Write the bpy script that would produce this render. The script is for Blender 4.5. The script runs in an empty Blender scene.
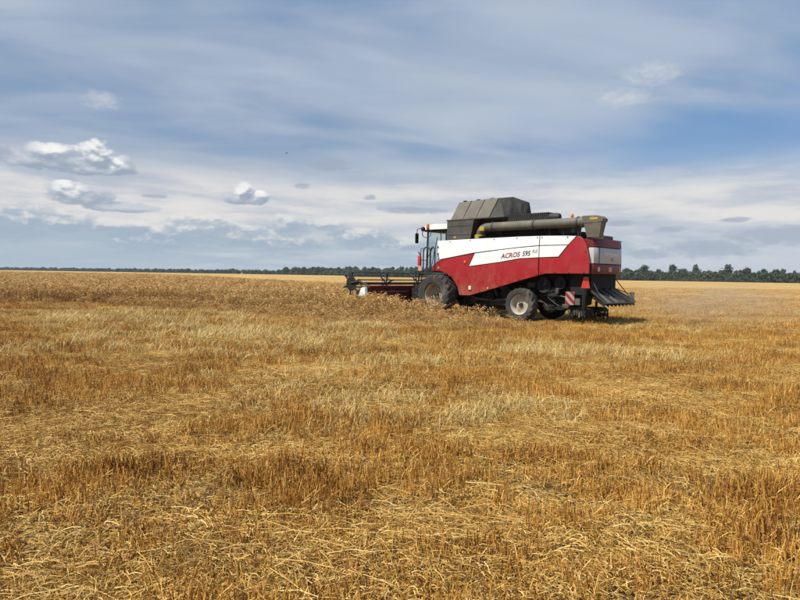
import bpy, bmesh, math, random
import numpy as np
from mathutils import Vector, Matrix

R = math.radians
PI = math.pi
scene = bpy.context.scene
COL = scene.collection

# ------------------------------------------------------------------ camera
cam_data = bpy.data.cameras.new('camera')
cam = bpy.data.objects.new('camera', cam_data)
COL.objects.link(cam)
cam_data.sensor_width = 36.0
cam_data.lens = 27.0
cam_data.clip_start = 0.05
cam_data.clip_end = 20000
PITCH, ROLL, CAM_H = 0.041306, 0.014374, 1.75
fwd = Vector((0, math.cos(PITCH), -math.sin(PITCH)))
rt0 = Vector((1, 0, 0)); up0 = rt0.cross(fwd)
rt = rt0 * math.cos(ROLL) + up0 * math.sin(ROLL)
up = rt.cross(fwd)
cam.matrix_world = Matrix(((rt.x, up.x, -fwd.x, 0), (rt.y, up.y, -fwd.y, 0), (rt.z, up.z, -fwd.z, CAM_H), (0, 0, 0, 1)))
scene.camera = cam

# ------------------------------------------------------------------ light
SUN_EL = R(56)
SUN_AZ = math.atan2(-0.84, -0.54)            # clockwise from +Y, towards the sun
to_sun = Vector((math.sin(SUN_AZ) * math.cos(SUN_EL), math.cos(SUN_AZ) * math.cos(SUN_EL), math.sin(SUN_EL)))
sun_data = bpy.data.lights.new('sun', 'SUN')
sun_data.energy = 5.0
sun_data.angle = R(0.53)
sun_data.color = (1.0, 0.95, 0.865)
sun = bpy.data.objects.new('sun', sun_data)
COL.objects.link(sun)
sun.rotation_euler = (-to_sun).to_track_quat('-Z', 'Y').to_euler()
sun.location = (-30, -20, 60)

vs = scene.view_settings
scene.display_settings.display_device = 'sRGB'
vs.view_transform = 'Standard'
vs.look = 'None'
vs.exposure = 0.24
vs.gamma = 1.0
vs.use_curve_mapping = False

# ------------------------------------------------------------------ world: sky with cirrus veil and cumulus
world = bpy.data.worlds.new('World')
scene.world = world
world.use_nodes = True
WT = world.node_tree
WT.nodes.clear()


class X:
    """a socket with arithmetic"""
    tree = None

    def __init__(self, s): self.s = s

    @staticmethod
    def op(kind, *a, clamp=False):
        n = X.tree.nodes.new('ShaderNodeMath'); n.operation = kind; n.use_clamp = clamp
        for i, v in enumerate(a):
            if isinstance(v, X): X.tree.links.new(v.s, n.inputs[i])
            else: n.inputs[i].default_value = v
        return X(n.outputs[0])

    def __add__(s, o): return X.op('ADD', s, o)
    def __radd__(s, o): return X.op('ADD', o, s)
    def __sub__(s, o): return X.op('SUBTRACT', s, o)
    def __rsub__(s, o): return X.op('SUBTRACT', o, s)
    def __mul__(s, o): return X.op('MULTIPLY', s, o)
    def __rmul__(s, o): return X.op('MULTIPLY', o, s)
    def __truediv__(s, o): return X.op('DIVIDE', s, o)
    def __rtruediv__(s, o): return X.op('DIVIDE', o, s)
    def max(s, o): return X.op('MAXIMUM', s, o)
    def min(s, o): return X.op('MINIMUM', s, o)
    def abs(s): return X.op('ABSOLUTE', s)
    def sqrt(s): return X.op('SQRT', s)
    def exp(s): return X.op('EXPONENT', s)
    def clamp(s): return X.op('ADD', s, 0.0, clamp=True)

    def smooth(s, a, b):
        n = X.tree.nodes.new('ShaderNodeMapRange'); n.interpolation_type = 'SMOOTHSTEP'
        X.tree.links.new(s.s, n.inputs[0])
        n.inputs[1].default_value = a; n.inputs[2].default_value = b
        n.inputs[3].default_value = 0; n.inputs[4].default_value = 1
        return X(n.outputs[0])


def vec(x, y, z=0.0):
    n = X.tree.nodes.new('ShaderNodeCombineXYZ')
    for i, v in enumerate((x, y, z)):
        if isinstance(v, X): X.tree.links.new(v.s, n.inputs[i])
        else: n.inputs[i].default_value = v
    return X(n.outputs[0])


def noise(v, scale, detail=4, rough=0.55, dist=0.0, lac=2.0):
    n = X.tree.nodes.new('ShaderNodeTexNoise')
    n.inputs['Scale'].default_value = scale; n.inputs['Detail'].default_value = detail
    n.inputs['Roughness'].default_value = rough; n.inputs['Distortion'].default_value = dist
    n.inputs['Lacunarity'].default_value = lac
    if v is not None: X.tree.links.new(v.s, n.inputs['Vector'])
    return X(n.outputs['Fac'])


def mix(fac, a, b):
    n = X.tree.nodes.new('ShaderNodeMix'); n.data_type = 'RGBA'
    for i, v in ((0, fac), (6, a), (7, b)):
        if isinstance(v, X): X.tree.links.new(v.s, n.inputs[i])
        elif i == 0: n.inputs[i].default_value = v
        else: n.inputs[i].default_value = (v[0], v[1], v[2], 1)
    return X(n.outputs[2])


def build_sky():
    X.tree = WT
    tc = WT.nodes.new('ShaderNodeTexCoord')
    sp = WT.nodes.new('ShaderNodeSeparateXYZ')
    WT.links.new(tc.outputs['Generated'], sp.inputs[0])
    dx, dy, dz = X(sp.outputs[0]), X(sp.outputs[1]), X(sp.outputs[2])
    az = X.op('ARCTAN2', dx, dy) * (180 / PI)
    el = X.op('ARCSINE', dz) * (180 / PI)
    zc = dz.max(0.0) + 0.14
    u, v = dx / zc, dy / zc
    sky = WT.nodes.new('ShaderNodeTexSky')
    sky.sky_type = 'NISHITA'; sky.sun_disc = False
    sky.sun_elevation = SUN_EL; sky.sun_rotation = SUN_AZ
    sky.air_density = 1.0; sky.dust_density = 0.6; sky.ozone_density = 1.6
    K = 10.0                                     # colours below are given as seen; the background runs at 0.1

    def c(r, g, b): return (r * K, g * K, b * K)
    col = mix(0.65, X(sky.outputs[0]), c(0.095, 0.24, 0.48))
    # high veil
    n1 = noise(vec(u * 0.46 + v * 0.16, v * 0.8 - u * 0.10, 3.7), 1.05, 4, 0.5, 0.35)
    n2 = noise(vec(u * 0.70 + v * 0.12, v * 1.35 - u * 0.30, 9.1), 1.7, 4, 0.52, 0.4)
    n3 = noise(vec(u * 0.5 - v * 0.1, v * 1.3 + u * 0.2, 21.3), 0.9, 2, 0.5)
    veil = (n1 * 0.62 + n2 * 0.38 - az * 0.0028).smooth(0.22, 0.54)
    ga, ge = (az - 31.0) * (1 / 15.0), (el - 10.5 - (n1 - 0.5) * 6.0) * (1 / 3.0)
    gap = (1.0 - ga * ga - ge * ge).smooth(-0.2, 0.8)
    clear = (n3.smooth(0.42, 0.60) * az.smooth(4.0, 34.0)).max(gap)
    veil = veil * (1.0 - clear * 0.74) * (0.92 - az.smooth(-5.0, 35.0) * 0.14)
    veilc = mix((n2 * 0.5 + n1 * 0.5).smooth(0.34, 0.66), c(0.215, 0.298, 0.425), c(0.42, 0.475, 0.555))
    col = mix(veil, col, veilc)
    # pale band of distant layered cloud low over the plain
    wob = (n1 - 0.5) * 5.0 + (n2 - 0.5) * 3.0
    nb = noise(vec(az * 0.07, el * 0.42, 2.0), 1.0, 4, 0.6)
    band = (el + wob - az * 0.012).smooth(11.6, 6.6)
    bandc = mix(nb.smooth(0.34, 0.64), c(0.43, 0.465, 0.53), c(0.70, 0.675, 0.645))
    col = mix(band * 0.88, col, bandc)
    low = (el + (nb - 0.5) * 3.6).smooth(5.2, 2.7)
    lowc = mix((n2 + az * 0.006).smooth(0.36, 0.66), c(0.32, 0.405, 0.485), c(0.48, 0.525, 0.58))
    col = mix(low * 0.85, col, lowc)
    # cumulus: unions of soft ellipses in azimuth and elevation, broken up by noise
    #        az,     el,   half width, half height
    puffs = [(-28.7, 8.95, 4.2, 0.85), (-27.0, 9.6, 1.5, 1.2), (-30.2, 9.5, 1.9, 0.9), (-31.9, 8.8, 1.6, 0.6), (-25.1, 9.0, 1.5, 0.8), (-27.4, 8.5, 3.0, 0.5),
             (-28.7, 6.55, 1.9, 0.95), (-26.9, 6.4, 1.5, 0.75), (-25.0, 5.5, 3.0, 0.45), (-28.0, 6.0, 2.2, 0.5),
             (-14.5, 6.85, 2.0, 0.62), (-14.7, 7.4, 0.85, 0.85), (-13.3, 7.0, 0.95, 0.6)]
    bank = [(-7.0, 4.8, 2.0, 0.62), (-10.6, 4.6, 1.6, 0.9), (-33.0, 4.0, 3.4, 1.5), (-29.4, 4.1, 2.6, 0.95), (-25.2, 4.0, 3.2, 0.65), (-22.0, 3.0, 4.0, 1.2),
            (-19.6, 4.1, 2.5, 1.15), (-17.7, 4.3, 2.0, 1.0), (-14.8, 3.4, 3.2, 1.1), (-11.0, 2.8, 3.6, 1.5), (-4.0, 3.5, 2.8, 1.05), (-0.5, 2.8, 3.0, 0.9)]
    glints = [(-27.0, 10.0, 1.5, 1.3), (-30.0, 9.9, 1.5, 0.8), (-28.9, 7.1, 1.3, 1.1), (-14.6, 7.6, 1.0, 0.8), (-13.3, 7.3, 0.9, 0.5), (-25.4, 9.2, 1.0, 0.6)]
    # thin grey scraps without a lit top, and two faint pale ones higher up
    wisps = [(-6.7, 10.2, 2.0, 0.62), (-9.4, 8.15, 0.75, 0.30), (-3.0, 7.3, 0.55, 0.30), (-33.6, 9.1, 1.0, 0.6), (1.3, 6.15, 3.6, 0.34), (32.4, 3.6, 4.6, 0.85), (27.0, 2.6, 3.4, 0.8), (24.0, 4.3, 1.4, 0.28), (29.0, 5.0, 1.2, 0.22),
             (-22.2, 6.6, 1.0, 0.2), (20.0, 4.9, 1.2, 0.3), (17.4, 2.5, 2.4, 0.7), (22.5, 2.2, 2.2, 0.5)]
    pales = [(-26.4, 14.15, 1.7, 0.75), (22.2, 17.3, 2.6, 1.05), (20.0, 15.6, 2.6, 0.8), (-5.6, 5.9, 1.8, 1.6), (21.5, 3.5, 1.6, 0.7)]

    def field(p, lst):
        f = None
        for (a0, e0, w, h) in lst:
            n = WT.nodes.new('ShaderNodeVectorMath'); n.operation = 'MULTIPLY_ADD'
            WT.links.new(p.s, n.inputs[0]); n.inputs[1].default_value = (1 / w, 1 / h, 0); n.inputs[2].default_value = (-a0 / w, -e0 / h, 0)
            d = WT.nodes.new('ShaderNodeVectorMath'); d.operation = 'DOT_PRODUCT'
            WT.links.new(n.outputs[0], d.inputs[0]); WT.links.new(n.outputs[0], d.inputs[1])
            g = X(d.outputs['Value'])
            f = g if f is None else X.op('MINIMUM', f, g)
        return 1.0 - f.min(4.0)

    def billow(a, e):
        """rounded heads of cumulus: cells within cells"""
        n = WT.nodes.new('ShaderNodeTexVoronoi'); n.voronoi_dimensions = '2D'; n.feature = 'F1'; n.normalize = True
        n.inputs['Scale'].default_value = 1.15; n.inputs['Detail'].default_value = 2.0; n.inputs['Roughness'].default_value = 0.55
        n.inputs['Randomness'].default_value = 1.0
        p_ = vec(a * 0.62, e * 1.15)
        WT.links.new(p_.s, n.inputs['Vector'])
        return (0.42 - X(n.outputs['Distance'])) * 3.6

    def detail(a, e): return (noise(vec(a * 0.60, e * 0.95, 4.0), 1.0, 5, 0.60) - 0.48) * 2.0

    # the rest of the sky round about carries the same fair-weather clouds, from noise alone
    side = az.abs().smooth(37.0, 50.0)
    gen = (noise(vec(az * 0.11, el * 0.30, 30.0), 1.0, 2, 0.5) * 5.0 - 3.3) * side - (1.0 - side) * 3.0 - (el - 6.0).abs() * 0.20
    p0 = vec(az, el); p1 = vec(az - 0.30, el + 0.55)
    d0 = detail(az, el)
    d1 = detail(az - 0.30, el + 0.55)
    d2 = (noise(vec(az * 1.1, el * 2.4, 14.0), 1.0, 4, 0.6) - 0.5) * 4.0
    far = el.smooth(2.0, 7.0)
    # hazy heaps along the horizon
    bl0 = billow(az, el)
    bl1 = billow(az - 0.30, el + 0.55)
    bf = (field(p0, bank) + d0 * 1.0 + d2 * 0.30 + bl0 * 0.45).smooth(-0.35, 0.85)
    fb0 = field(p0, bank) + d0 + bl0 * 0.5
    fb1 = field(p1, bank) + d1 + bl1 * 0.5
    rimc = mix((fb0.max(-0.3).min(1.6) - fb1.max(-0.7).min(1.8)).smooth(-0.1, 1.25), c(0.295, 0.37, 0.46), c(0.66, 0.655, 0.64))
    col = mix(bf * 0.74 * el.smooth(0.8, 3.0), col, rimc)
    # fair-weather clouds standing nearer
    b0 = bl0 * 0.62 + d0 * 0.62
    b1 = bl1 * 0.62 + d1 * 0.62
    f0 = field(p0, puffs).max(gen) + b0 * 0.85 - 0.02
    f1 = field(p1, puffs).max(gen) + b1 * 0.85 - 0.02                    # a little nearer the sun
    dens = f0.smooth(-0.15, 0.55)
    lit = (f0.max(-0.2).min(2.0) - f1.max(-0.7).min(2.2)).smooth(-0.7, 1.35)
    gl = (field(p0, glints) * 0.9 + b0 * 0.8).smooth(-0.2, 1.5)
    cumc = mix(lit, c(0.275, 0.33, 0.415), c(0.50, 0.53, 0.58))
    cumc = mix(gl * lit.smooth(0.20, 0.85), cumc, c(0.80, 0.80, 0.78))
    cumc = mix((1.0 - far) * 0.35, cumc, c(0.40, 0.45, 0.52))
    col = mix(dens * (0.66 + far * 0.30), col, cumc)
    wd = (field(p0, wisps) + d2 * 0.7 + 0.25).smooth(-0.3, 1.1)
    col = mix(wd * 0.70, col, c(0.30, 0.35, 0.44))
    pd = (field(p0, pales) + d2 * 0.7 + d0 * 0.4).smooth(-0.4, 1.9)
    col = mix(pd * 0.5, col, c(0.64, 0.635, 0.625))
    # thick air right at the horizon
    hz = (el.max(0.0) * -0.9).exp()
    col = mix(hz * 0.5, col, c(0.37, 0.46, 0.54))
    bg = WT.nodes.new('ShaderNodeBackground')
    bg.inputs['Strength'].default_value = 0.1
    WT.links.new(col.s, bg.inputs['Color'])
    out = WT.nodes.new('ShaderNodeOutputWorld')
    WT.links.new(bg.outputs[0], out.inputs['Surface'])


build_sky()
world.cycles.sampling_method = 'NONE'
scene.cycles.max_bounces = 6
scene.cycles.diffuse_bounces = 3
scene.cycles.transparent_max_bounces = 12
scene.cycles.use_denoising = True
scene.cycles.use_adaptive_sampling = True
scene.cycles.adaptive_threshold = 0.02
scene.cycles.adaptive_min_samples = 12

# ------------------------------------------------------------------ materials
MATS = {}


def new_mat(name):
    m = bpy.data.materials.new(name); m.use_nodes = True
    X.tree = m.node_tree
    b = m.node_tree.nodes['Principled BSDF']
    MATS[name] = m
    return m, b


def lk(m, x, sock): m.node_tree.links.new(x.s, sock)


def wpos():
    g = X.tree.nodes.new('ShaderNodeNewGeometry')
    return X(g.outputs['Position'])


def opos():
    g = X.tree.nodes.new('ShaderNodeTexCoord')
    return X(g.outputs['Object'])


def sep(v):
    n = X.tree.nodes.new('ShaderNodeSeparateXYZ'); X.tree.links.new(v.s, n.inputs[0])
    return X(n.outputs[0]), X(n.outputs[1]), X(n.outputs[2])


def bump(h, strength, dist, b):
    n = X.tree.nodes.new('ShaderNodeBump')
    n.inputs['Strength'].default_value = strength; n.inputs['Distance'].default_value = dist
    X.tree.links.new(h.s, n.inputs['Height']); X.tree.links.new(n.outputs[0], b.inputs['Normal'])


def painted(name, col, rough=0.4, dust=0.25, dustc=(0.30, 0.22, 0.13), metal=0.0, coat=0.0, sc=1.5, film=0.0):
    """paint or rubber with streaky field dust"""
    m, b = new_mat(name)
    p = opos()
    x, y, z = sep(p)
    d = noise(p, sc, 6, 0.65).smooth(0.42, 0.72) * 0.65 + noise(vec(x * 6.0, y * 6.0, z * 0.8), 1.3, 4, 0.6).smooth(0.5, 0.75) * 0.5
    fine = noise(p, sc * 14, 4, 0.7)
    d = d * dust + (fine - 0.5) * dust * 0.3
    if film: d = d + (noise(vec(x * 1.6, y, z * 1.1), 2.2, 5, 0.65) * 1.5 - 0.30 - (z - 0.95) * 0.55).clamp() * film
    d = d.clamp()
    c = mix(d, col, dustc)
    lk(m, c, b.inputs['Base Color'])
    lk(m, (d * 0.5 + rough).clamp(), b.inputs['Roughness'])
    b.inputs['Metallic'].default_value = metal
    if film: bump(noise(vec(x * 1.0, y, z * 1.4), 2.0, 3, 0.5), 0.25, 0.02, b)
    b.inputs['Coat Weight'].default_value = coat
    b.inputs['Coat Roughness'].default_value = 0.15
    return m


painted('red_paint', (0.33, 0.008, 0.016), 0.34, 0.26, (0.30, 0.16, 0.10), coat=0.25, film=0.75)
painted('dark_and_shaded_red', (0.14, 0.010, 0.012), 0.45, 0.30, (0.20, 0.11, 0.08))  # header's dark red; on the rear hood, red with shade put in
painted('white_paint', (0.79, 0.82, 0.80), 0.38, 0.26, (0.50, 0.46, 0.38), coat=0.2, film=0.5)
painted('shaded_white_panel', (0.50, 0.52, 0.51), 0.5, 0.30, (0.36, 0.32, 0.26))  # white rear panel, its shade put into the colour as grey
painted('black_metal', (0.013, 0.013, 0.013), 0.6, 0.30, (0.08, 0.06, 0.04))
painted('deep_black', (0.006, 0.006, 0.007), 0.8, 0.20, (0.035, 0.028, 0.02))  # black parts; shade under the machine and at the reel put into colour
painted('tank_steel', (0.055, 0.053, 0.050), 0.6, 0.45, (0.17, 0.145, 0.11))
painted('tarp', (0.115, 0.105, 0.088), 0.75, 0.55, (0.26, 0.225, 0.17), sc=2.5)
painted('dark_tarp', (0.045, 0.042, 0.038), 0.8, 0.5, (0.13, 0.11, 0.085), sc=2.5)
painted('auger_paint', (0.105, 0.10, 0.08), 0.55, 0.55, (0.25, 0.21, 0.15), sc=2.0)
painted('yellow_paint', (0.42, 0.30, 0.035), 0.55, 0.4, (0.25, 0.2, 0.12))
painted('rubber', (0.030, 0.029, 0.027), 0.85, 0.85, (0.19, 0.165, 0.13), sc=2.2)
painted('rim_paint', (0.50, 0.465, 0.40), 0.55, 1.0, (0.20, 0.14, 0.09), sc=2.0)
painted('rim_brown', (0.40, 0.34, 0.26), 0.6, 1.0, (0.17, 0.115, 0.07), sc=2.0)  # front rims: browner, darker base than the rear ones
painted('galvanised', (0.085, 0.085, 0.08), 0.5, 0.4, (0.22, 0.18, 0.13), metal=0.4)
painted('steel_rail', (0.22, 0.21, 0.20), 0.4, 0.3, (0.25, 0.2, 0.15), metal=0.6)
painted('orange_lens', (0.65, 0.14, 0.02), 0.2, 0.2)
painted('red_lens', (0.50, 0.030, 0.022), 0.25, 0.25)
painted('pink_lens', (0.62, 0.30, 0.27), 0.4, 0.2)
painted('cream_lens', (0.78, 0.68, 0.50), 0.3, 0.2)
painted('bird_feathers', (0.09, 0.09, 0.10), 0.8, 0.1)
painted('letter_red', (0.20, 0.008, 0.02), 0.4, 0.1)
painted('letter_black', (0.015, 0.015, 0.02), 0.4, 0.1)
painted('letter_grey', (0.16, 0.16, 0.17), 0.4, 0.1)
painted('letter_white', (0.85, 0.85, 0.83), 0.4, 0.05)

m, b = new_mat('stripe_board')
x, y, z = sep(opos())
s = X.op('FRACT', (x + y * 1.0 + z) * 3.3 + 0.2)
lk(m, mix(X.op('GREATER_THAN', s, 0.5), (0.22, 0.014, 0.016), (0.33, 0.28, 0.24)), b.inputs['Base Color'])
b.inputs['Roughness'].default_value = 0.5

m, b = new_mat('cab_glass')
t = m.node_tree
b.inputs['Base Color'].default_value = (0.10, 0.16, 0.17, 1)
b.inputs['Roughness'].default_value = 0.05
tr = t.nodes.new('ShaderNodeBsdfTransparent'); tr.inputs[0].default_value = (0.95, 0.98, 0.98, 1)
ms = t.nodes.new('ShaderNodeMixShader'); ms.inputs[0].default_value = 0.07
t.links.new(tr.outputs[0], ms.inputs[1]); t.links.new(b.outputs[0], ms.inputs[2])
t.links.new(ms.outputs[0], t.nodes['Material Output'].inputs['Surface'])


def straw_mat(name, dark, mid, pale, transl=0.12, patch=0.5):
    """dry plant matter: tint per stalk and per clump, slow patches over the field"""
    m, b = new_mat(name)
    t = m.node_tree
    at = t.nodes.new('ShaderNodeAttribute'); at.attribute_name = 'tint'
    tint = X(at.outputs['Fac'])
    oi = t.nodes.new('ShaderNodeObjectInfo')
    rnd = X(oi.outputs['Random'])
    x, y, z = sep(wpos())
    pn = noise(vec(x * 0.30, y * 0.62, 0.0), 1.0, 4, 0.6)
    pn2 = noise(vec(x * 1.3, y * 1.9, 5.0), 1.0, 3, 0.6)
    f = tint * 0.82 + rnd * 0.22 + (pn - 0.5) * patch * 1.5 + (pn2 - 0.5) * patch * 0.9 - 0.01
    c = mix(f.smooth(0.05, 0.50), dark, mid)
    c = mix(f.smooth(0.50, 0.98), c, pale)
    lk(m, c, b.inputs['Base Color'])
    b.inputs['Roughness'].default_value = 0.55
    b.inputs['Specular IOR Level'].default_value = 0.35
    tl = t.nodes.new('ShaderNodeBsdfTranslucent'); t.links.new(c.s, tl.inputs[0])
    ms = t.nodes.new('ShaderNodeMixShader'); ms.inputs[0].default_value = transl
    t.links.new(b.outputs[0], ms.inputs[1]); t.links.new(tl.outputs[0], ms.inputs[2])
    t.links.new(ms.outputs[0], t.nodes['Material Output'].inputs['Surface'])
    return m


straw_mat('stubble_straw', (0.11, 0.037, 0.008), (0.55, 0.258, 0.042), (0.82, 0.525, 0.145))
straw_mat('loose_straw', (0.17, 0.070, 0.015), (0.59, 0.345, 0.075), (0.85, 0.63, 0.25))
straw_mat('chaff', (0.12, 0.045, 0.010), (0.56, 0.315, 0.066), (0.81, 0.57, 0.19))
straw_mat('pale_straw', (0.22, 0.125, 0.035), (0.62, 0.43, 0.14), (0.86, 0.69, 0.33))
straw_mat('ripe_wheat', (0.18, 0.088, 0.028), (0.60, 0.365, 0.125), (0.84, 0.60, 0.25), 0.22, 0.35)

# soil and far stubble
m, b = new_mat('field_ground')
P = wpos(); x, y, z = sep(P)
dist = (x * x + y * y).sqrt()
h1 = noise(P, 9.0, 6, 0.7)
h2 = noise(vec(x * 30.0, y * 45.0, 0.0), 1.0, 5, 0.7)
soil = mix(h1.smooth(0.35, 0.65), (0.035, 0.017, 0.007), (0.09, 0.045, 0.016))
chf = mix(h2.smooth(0.35, 0.7), (0.38, 0.22, 0.055), (0.60, 0.41, 0.135))
near = mix((h2 * 0.6 + h1 * 0.4).smooth(0.45, 0.57), soil, chf)
# passes of the machine: stripes along its heading
ca, sa = math.cos(R(46)), math.sin(R(46))
across = x * ca + y * sa                           # metres across the passes
along = y * ca - x * sa
st = noise(vec(across * 0.16, along * 0.012, 0.0), 1.0, 4, 0.65)
st2 = noise(vec(across * 0.55, along * 0.03, 3.0), 1.0, 4, 0.65)
pt = noise(vec(x * 0.05, y * 0.05, 7.0), 1.0, 5, 0.6)
ff = (st * 0.5 + st2 * 0.28 + pt * 0.22)
farc = mix(ff.smooth(0.38, 0.50), (0.24, 0.135, 0.045), (0.45, 0.29, 0.10))
farc = mix(ff.smooth(0.50, 0.62), farc, (0.66, 0.49, 0.22))
farc = mix((noise(vec(x * 2.0, y * 2.0, 0.0), 1.0, 4, 0.7) - 0.2).clamp() * 0.35, farc, (0.22, 0.12, 0.04))
c = mix(dist.smooth(25.0, 70.0), near, farc)
lk(m, c, b.inputs['Base Color'])
b.inputs['Roughness'].default_value = 0.95
b.inputs['Specular IOR Level'].default_value = 0.1
bump(h1 * 0.6 + h2 * 0.4, 1.0, 0.06, b)


def leaf_mat(name, a, bcol, tl=0.25):
    m, b = new_mat(name)
    t = m.node_tree
    at = t.nodes.new('ShaderNodeAttribute'); at.attribute_name = 'tint'
    oi = t.nodes.new('ShaderNodeObjectInfo')
    f = (X(at.outputs['Fac']) * 0.7 + X(oi.outputs['Random']) * 0.4 - 0.05).clamp()
    c = mix(f, a, bcol)
    lk(m, c, b.inputs['Base Color'])
    b.inputs['Roughness'].default_value = 0.7
    return m


leaf_mat('leaf_dark', (0.024, 0.042, 0.018), (0.066, 0.098, 0.036))
leaf_mat('leaf_olive', (0.034, 0.050, 0.022), (0.090, 0.112, 0.044))
painted('bark', (0.06, 0.048, 0.036), 0.9, 0.3)


# ------------------------------------------------------------------ mesh helpers
class MB:
    def __init__(s): s.v = []; s.f = []; s.t = []      # vertices, faces, tint per vertex

    def add(s, vs_, fs, tint=0.5):
        o = len(s.v); s.v += [tuple(p) for p in vs_]; s.f += [tuple(i + o for i in f) for f in fs]; s.t += [tint] * len(vs_)

    def box(s, c, d, b=0.0, rot=None):
        """box of size d centred at c, edges chamfered by b"""
        hx, hy, hz = d[0] / 2, d[1] / 2, d[2] / 2
        c = Vector(c)
        if b <= 0:
            vs_ = [Vector((x, y, z)) for x in (-hx, hx) for y in (-hy, hy) for z in (-hz, hz)]
            fs = [(0, 1, 3, 2), (4, 6, 7, 5), (0, 4, 5, 1), (2, 3, 7, 6), (0, 2, 6, 4), (1, 5, 7, 3)]
        else:
            b = min(b, hx * .9, hy * .9, hz * .9)
            bm = bmesh.new(); bmesh.ops.create_cube(bm, size=1.0)
            for q in bm.verts: q.co = Vector((q.co.x * 2 * hx, q.co.y * 2 * hy, q.co.z * 2 * hz))
            bmesh.ops.bevel(bm, geom=list(bm.edges), offset=b, segments=1, affect='EDGES')
            bm.verts.index_update()
            vs_ = [q.co.copy() for q in bm.verts]; fs = [tuple(q.index for q in f.verts) for f in bm.faces]; bm.free()
        if rot is not None: vs_ = [rot @ q for q in vs_]
        s.add([c + q for q in vs_], fs)
        return s

    def tube(s, pts, rad, n=8, cap=True, tint=0.5):
        pts = [Vector(p) for p in pts]
        if not isinstance(rad, (list, tuple)): rad = [rad] * len(pts)
        rings = []
        prev = None
        for i, p in enumerate(pts):
            d = (pts[min(i + 1, len(pts) - 1)] - pts[max(i - 1, 0)])
            if d.length < 1e-9: d = Vector((0, 0, 1))
            d.normalize()
            if prev is None:
                a = Vector((0, 0, 1)) if abs(d.z) < 0.9 else Vector((1, 0, 0))
                u_ = d.cross(a).normalized()
            else:
                u_ = (prev - d * prev.dot(d)).normalized()
            prev = u_
            w_ = d.cross(u_)
            rings.append([p + (u_ * math.cos(2 * PI * k / n) + w_ * math.sin(2 * PI * k / n)) * rad[i] for k in range(n)])
        vs_ = [q for r_ in rings for q in r_]
        fs = []
        for i in range(len(rings) - 1):
            for k in range(n):
                k2 = (k + 1) % n
                fs.append((i * n + k, i * n + k2, (i + 1) * n + k2, (i + 1) * n + k))
        if cap:
            fs.append(tuple(range(n - 1, -1, -1))); fs.append(tuple((len(rings) - 1) * n + k for k in range(n)))
        s.add(vs_, fs, tint)
        return s

    def lathe(s, prof, c, axis='y', n=32):
        """profile of (radius, offset along axis)"""
        vs_ = []
        for (r_, h) in prof:
            for k in range(n):
                a = 2 * PI * k / n
                if axis == 'y': q = (r_ * math.cos(a), h, r_ * math.sin(a))
                elif axis == 'x': q = (h, r_ * math.cos(a), r_ * math.sin(a))
                else: q = (r_ * math.cos(a), r_ * math.sin(a), h)
                vs_.append((c[0] + q[0], c[1] + q[1], c[2] + q[2]))
        fs = []
        for i in range(len(prof) - 1):
            for k in range(n):
                k2 = (k + 1) % n
                fs.append((i * n + k, i * n + k2, (i + 1) * n + k2, (i + 1) * n + k))
        s.add(vs_, fs)
        return s

    def hexa(s, p):
        """eight corners: bottom ring 0-3, top ring 4-7"""
        s.add(p, [(3, 2, 1, 0), (4, 5, 6, 7), (0, 1, 5, 4), (1, 2, 6, 5), (2, 3, 7, 6), (3, 0, 4, 7)])
        return s

    def prism(s, poly, a0, a1, axis='y'):
        """polygon in the two other axes swept along one axis"""
        n = len(poly)

        def pt(p, a):
            return {'y': (p[0], a, p[1]), 'x': (a, p[0], p[1]), 'z': (p[0], p[1], a)}[axis]
        vs_ = [pt(p, a0) for p in poly] + [pt(p, a1) for p in poly]
        fs = [tuple(range(n)), tuple(range(2 * n - 1, n - 1, -1))]
        for k in range(n):
            k2 = (k + 1) % n
            fs.append((k, k + n, k2 + n, k2))
        s.add(vs_, fs)
        return s

    def mesh(s, name, mat, smooth=35):
        me = bpy.data.meshes.new(name)
        me.from_pydata(s.v, [], s.f)
        me.materials.append(MATS[mat])
        bm = bmesh.new(); bm.from_mesh(me)
        bmesh.ops.recalc_face_normals(bm, faces=bm.faces)
        bm.to_mesh(me); bm.free()
        if smooth:
            me.shade_smooth(); me.set_sharp_from_angle(angle=R(smooth))
        return me

    def build(s, name, mat, parent=None, smooth=35):
        return link(name, s.mesh(name, mat, smooth), parent)


def link(name, me, parent=None):
    o = bpy.data.objects.new(name, me); COL.objects.link(o)
    if parent is not None: o.parent = parent
    return o


def tag(o, label=None, cat=None, group=None, kind=None):
    if label: o['label'] = label
    if cat: o['category'] = cat
    if group: o['group'] = group
    if kind: o['kind'] = kind
    return o


def empty(name, loc, rz=0.0):
    o = bpy.data.objects.new(name, None); COL.objects.link(o)
    o.location = loc; o.rotation_euler = (0, 0, rz); o.empty_display_size = 0.3
    return o


# ------------------------------------------------------------------ ground
def make_ground():
    g = MB()
    n = 60
    xs = np.sign(np.linspace(-1, 1, n)) * np.abs(np.linspace(-1, 1, n)) ** 3 * 9000
    vs_ = [(x_, y_ + 800, 0.0) for y_ in xs for x_ in xs]
    fs = [(j * n + i, j * n + i + 1, (j + 1) * n + i + 1, (j + 1) * n + i) for j in range(n - 1) for i in range(n - 1)]
    g.add(vs_, fs)
    tag(g.build('ground', 'field_ground', None, 0), kind='structure')


make_ground()

# machine frame: local x runs to its rear, y to its right side, z up
MO = Vector((2.851, 27.338, 0.0)); MA = R(-44)
MX = Vector((math.cos(MA), math.sin(MA), 0)); MY = Vector((-math.sin(MA), math.cos(MA), 0))


def mw(x_, y_): p = MO + MX * x_ + MY * y_; return (p.x, p.y)


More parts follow.
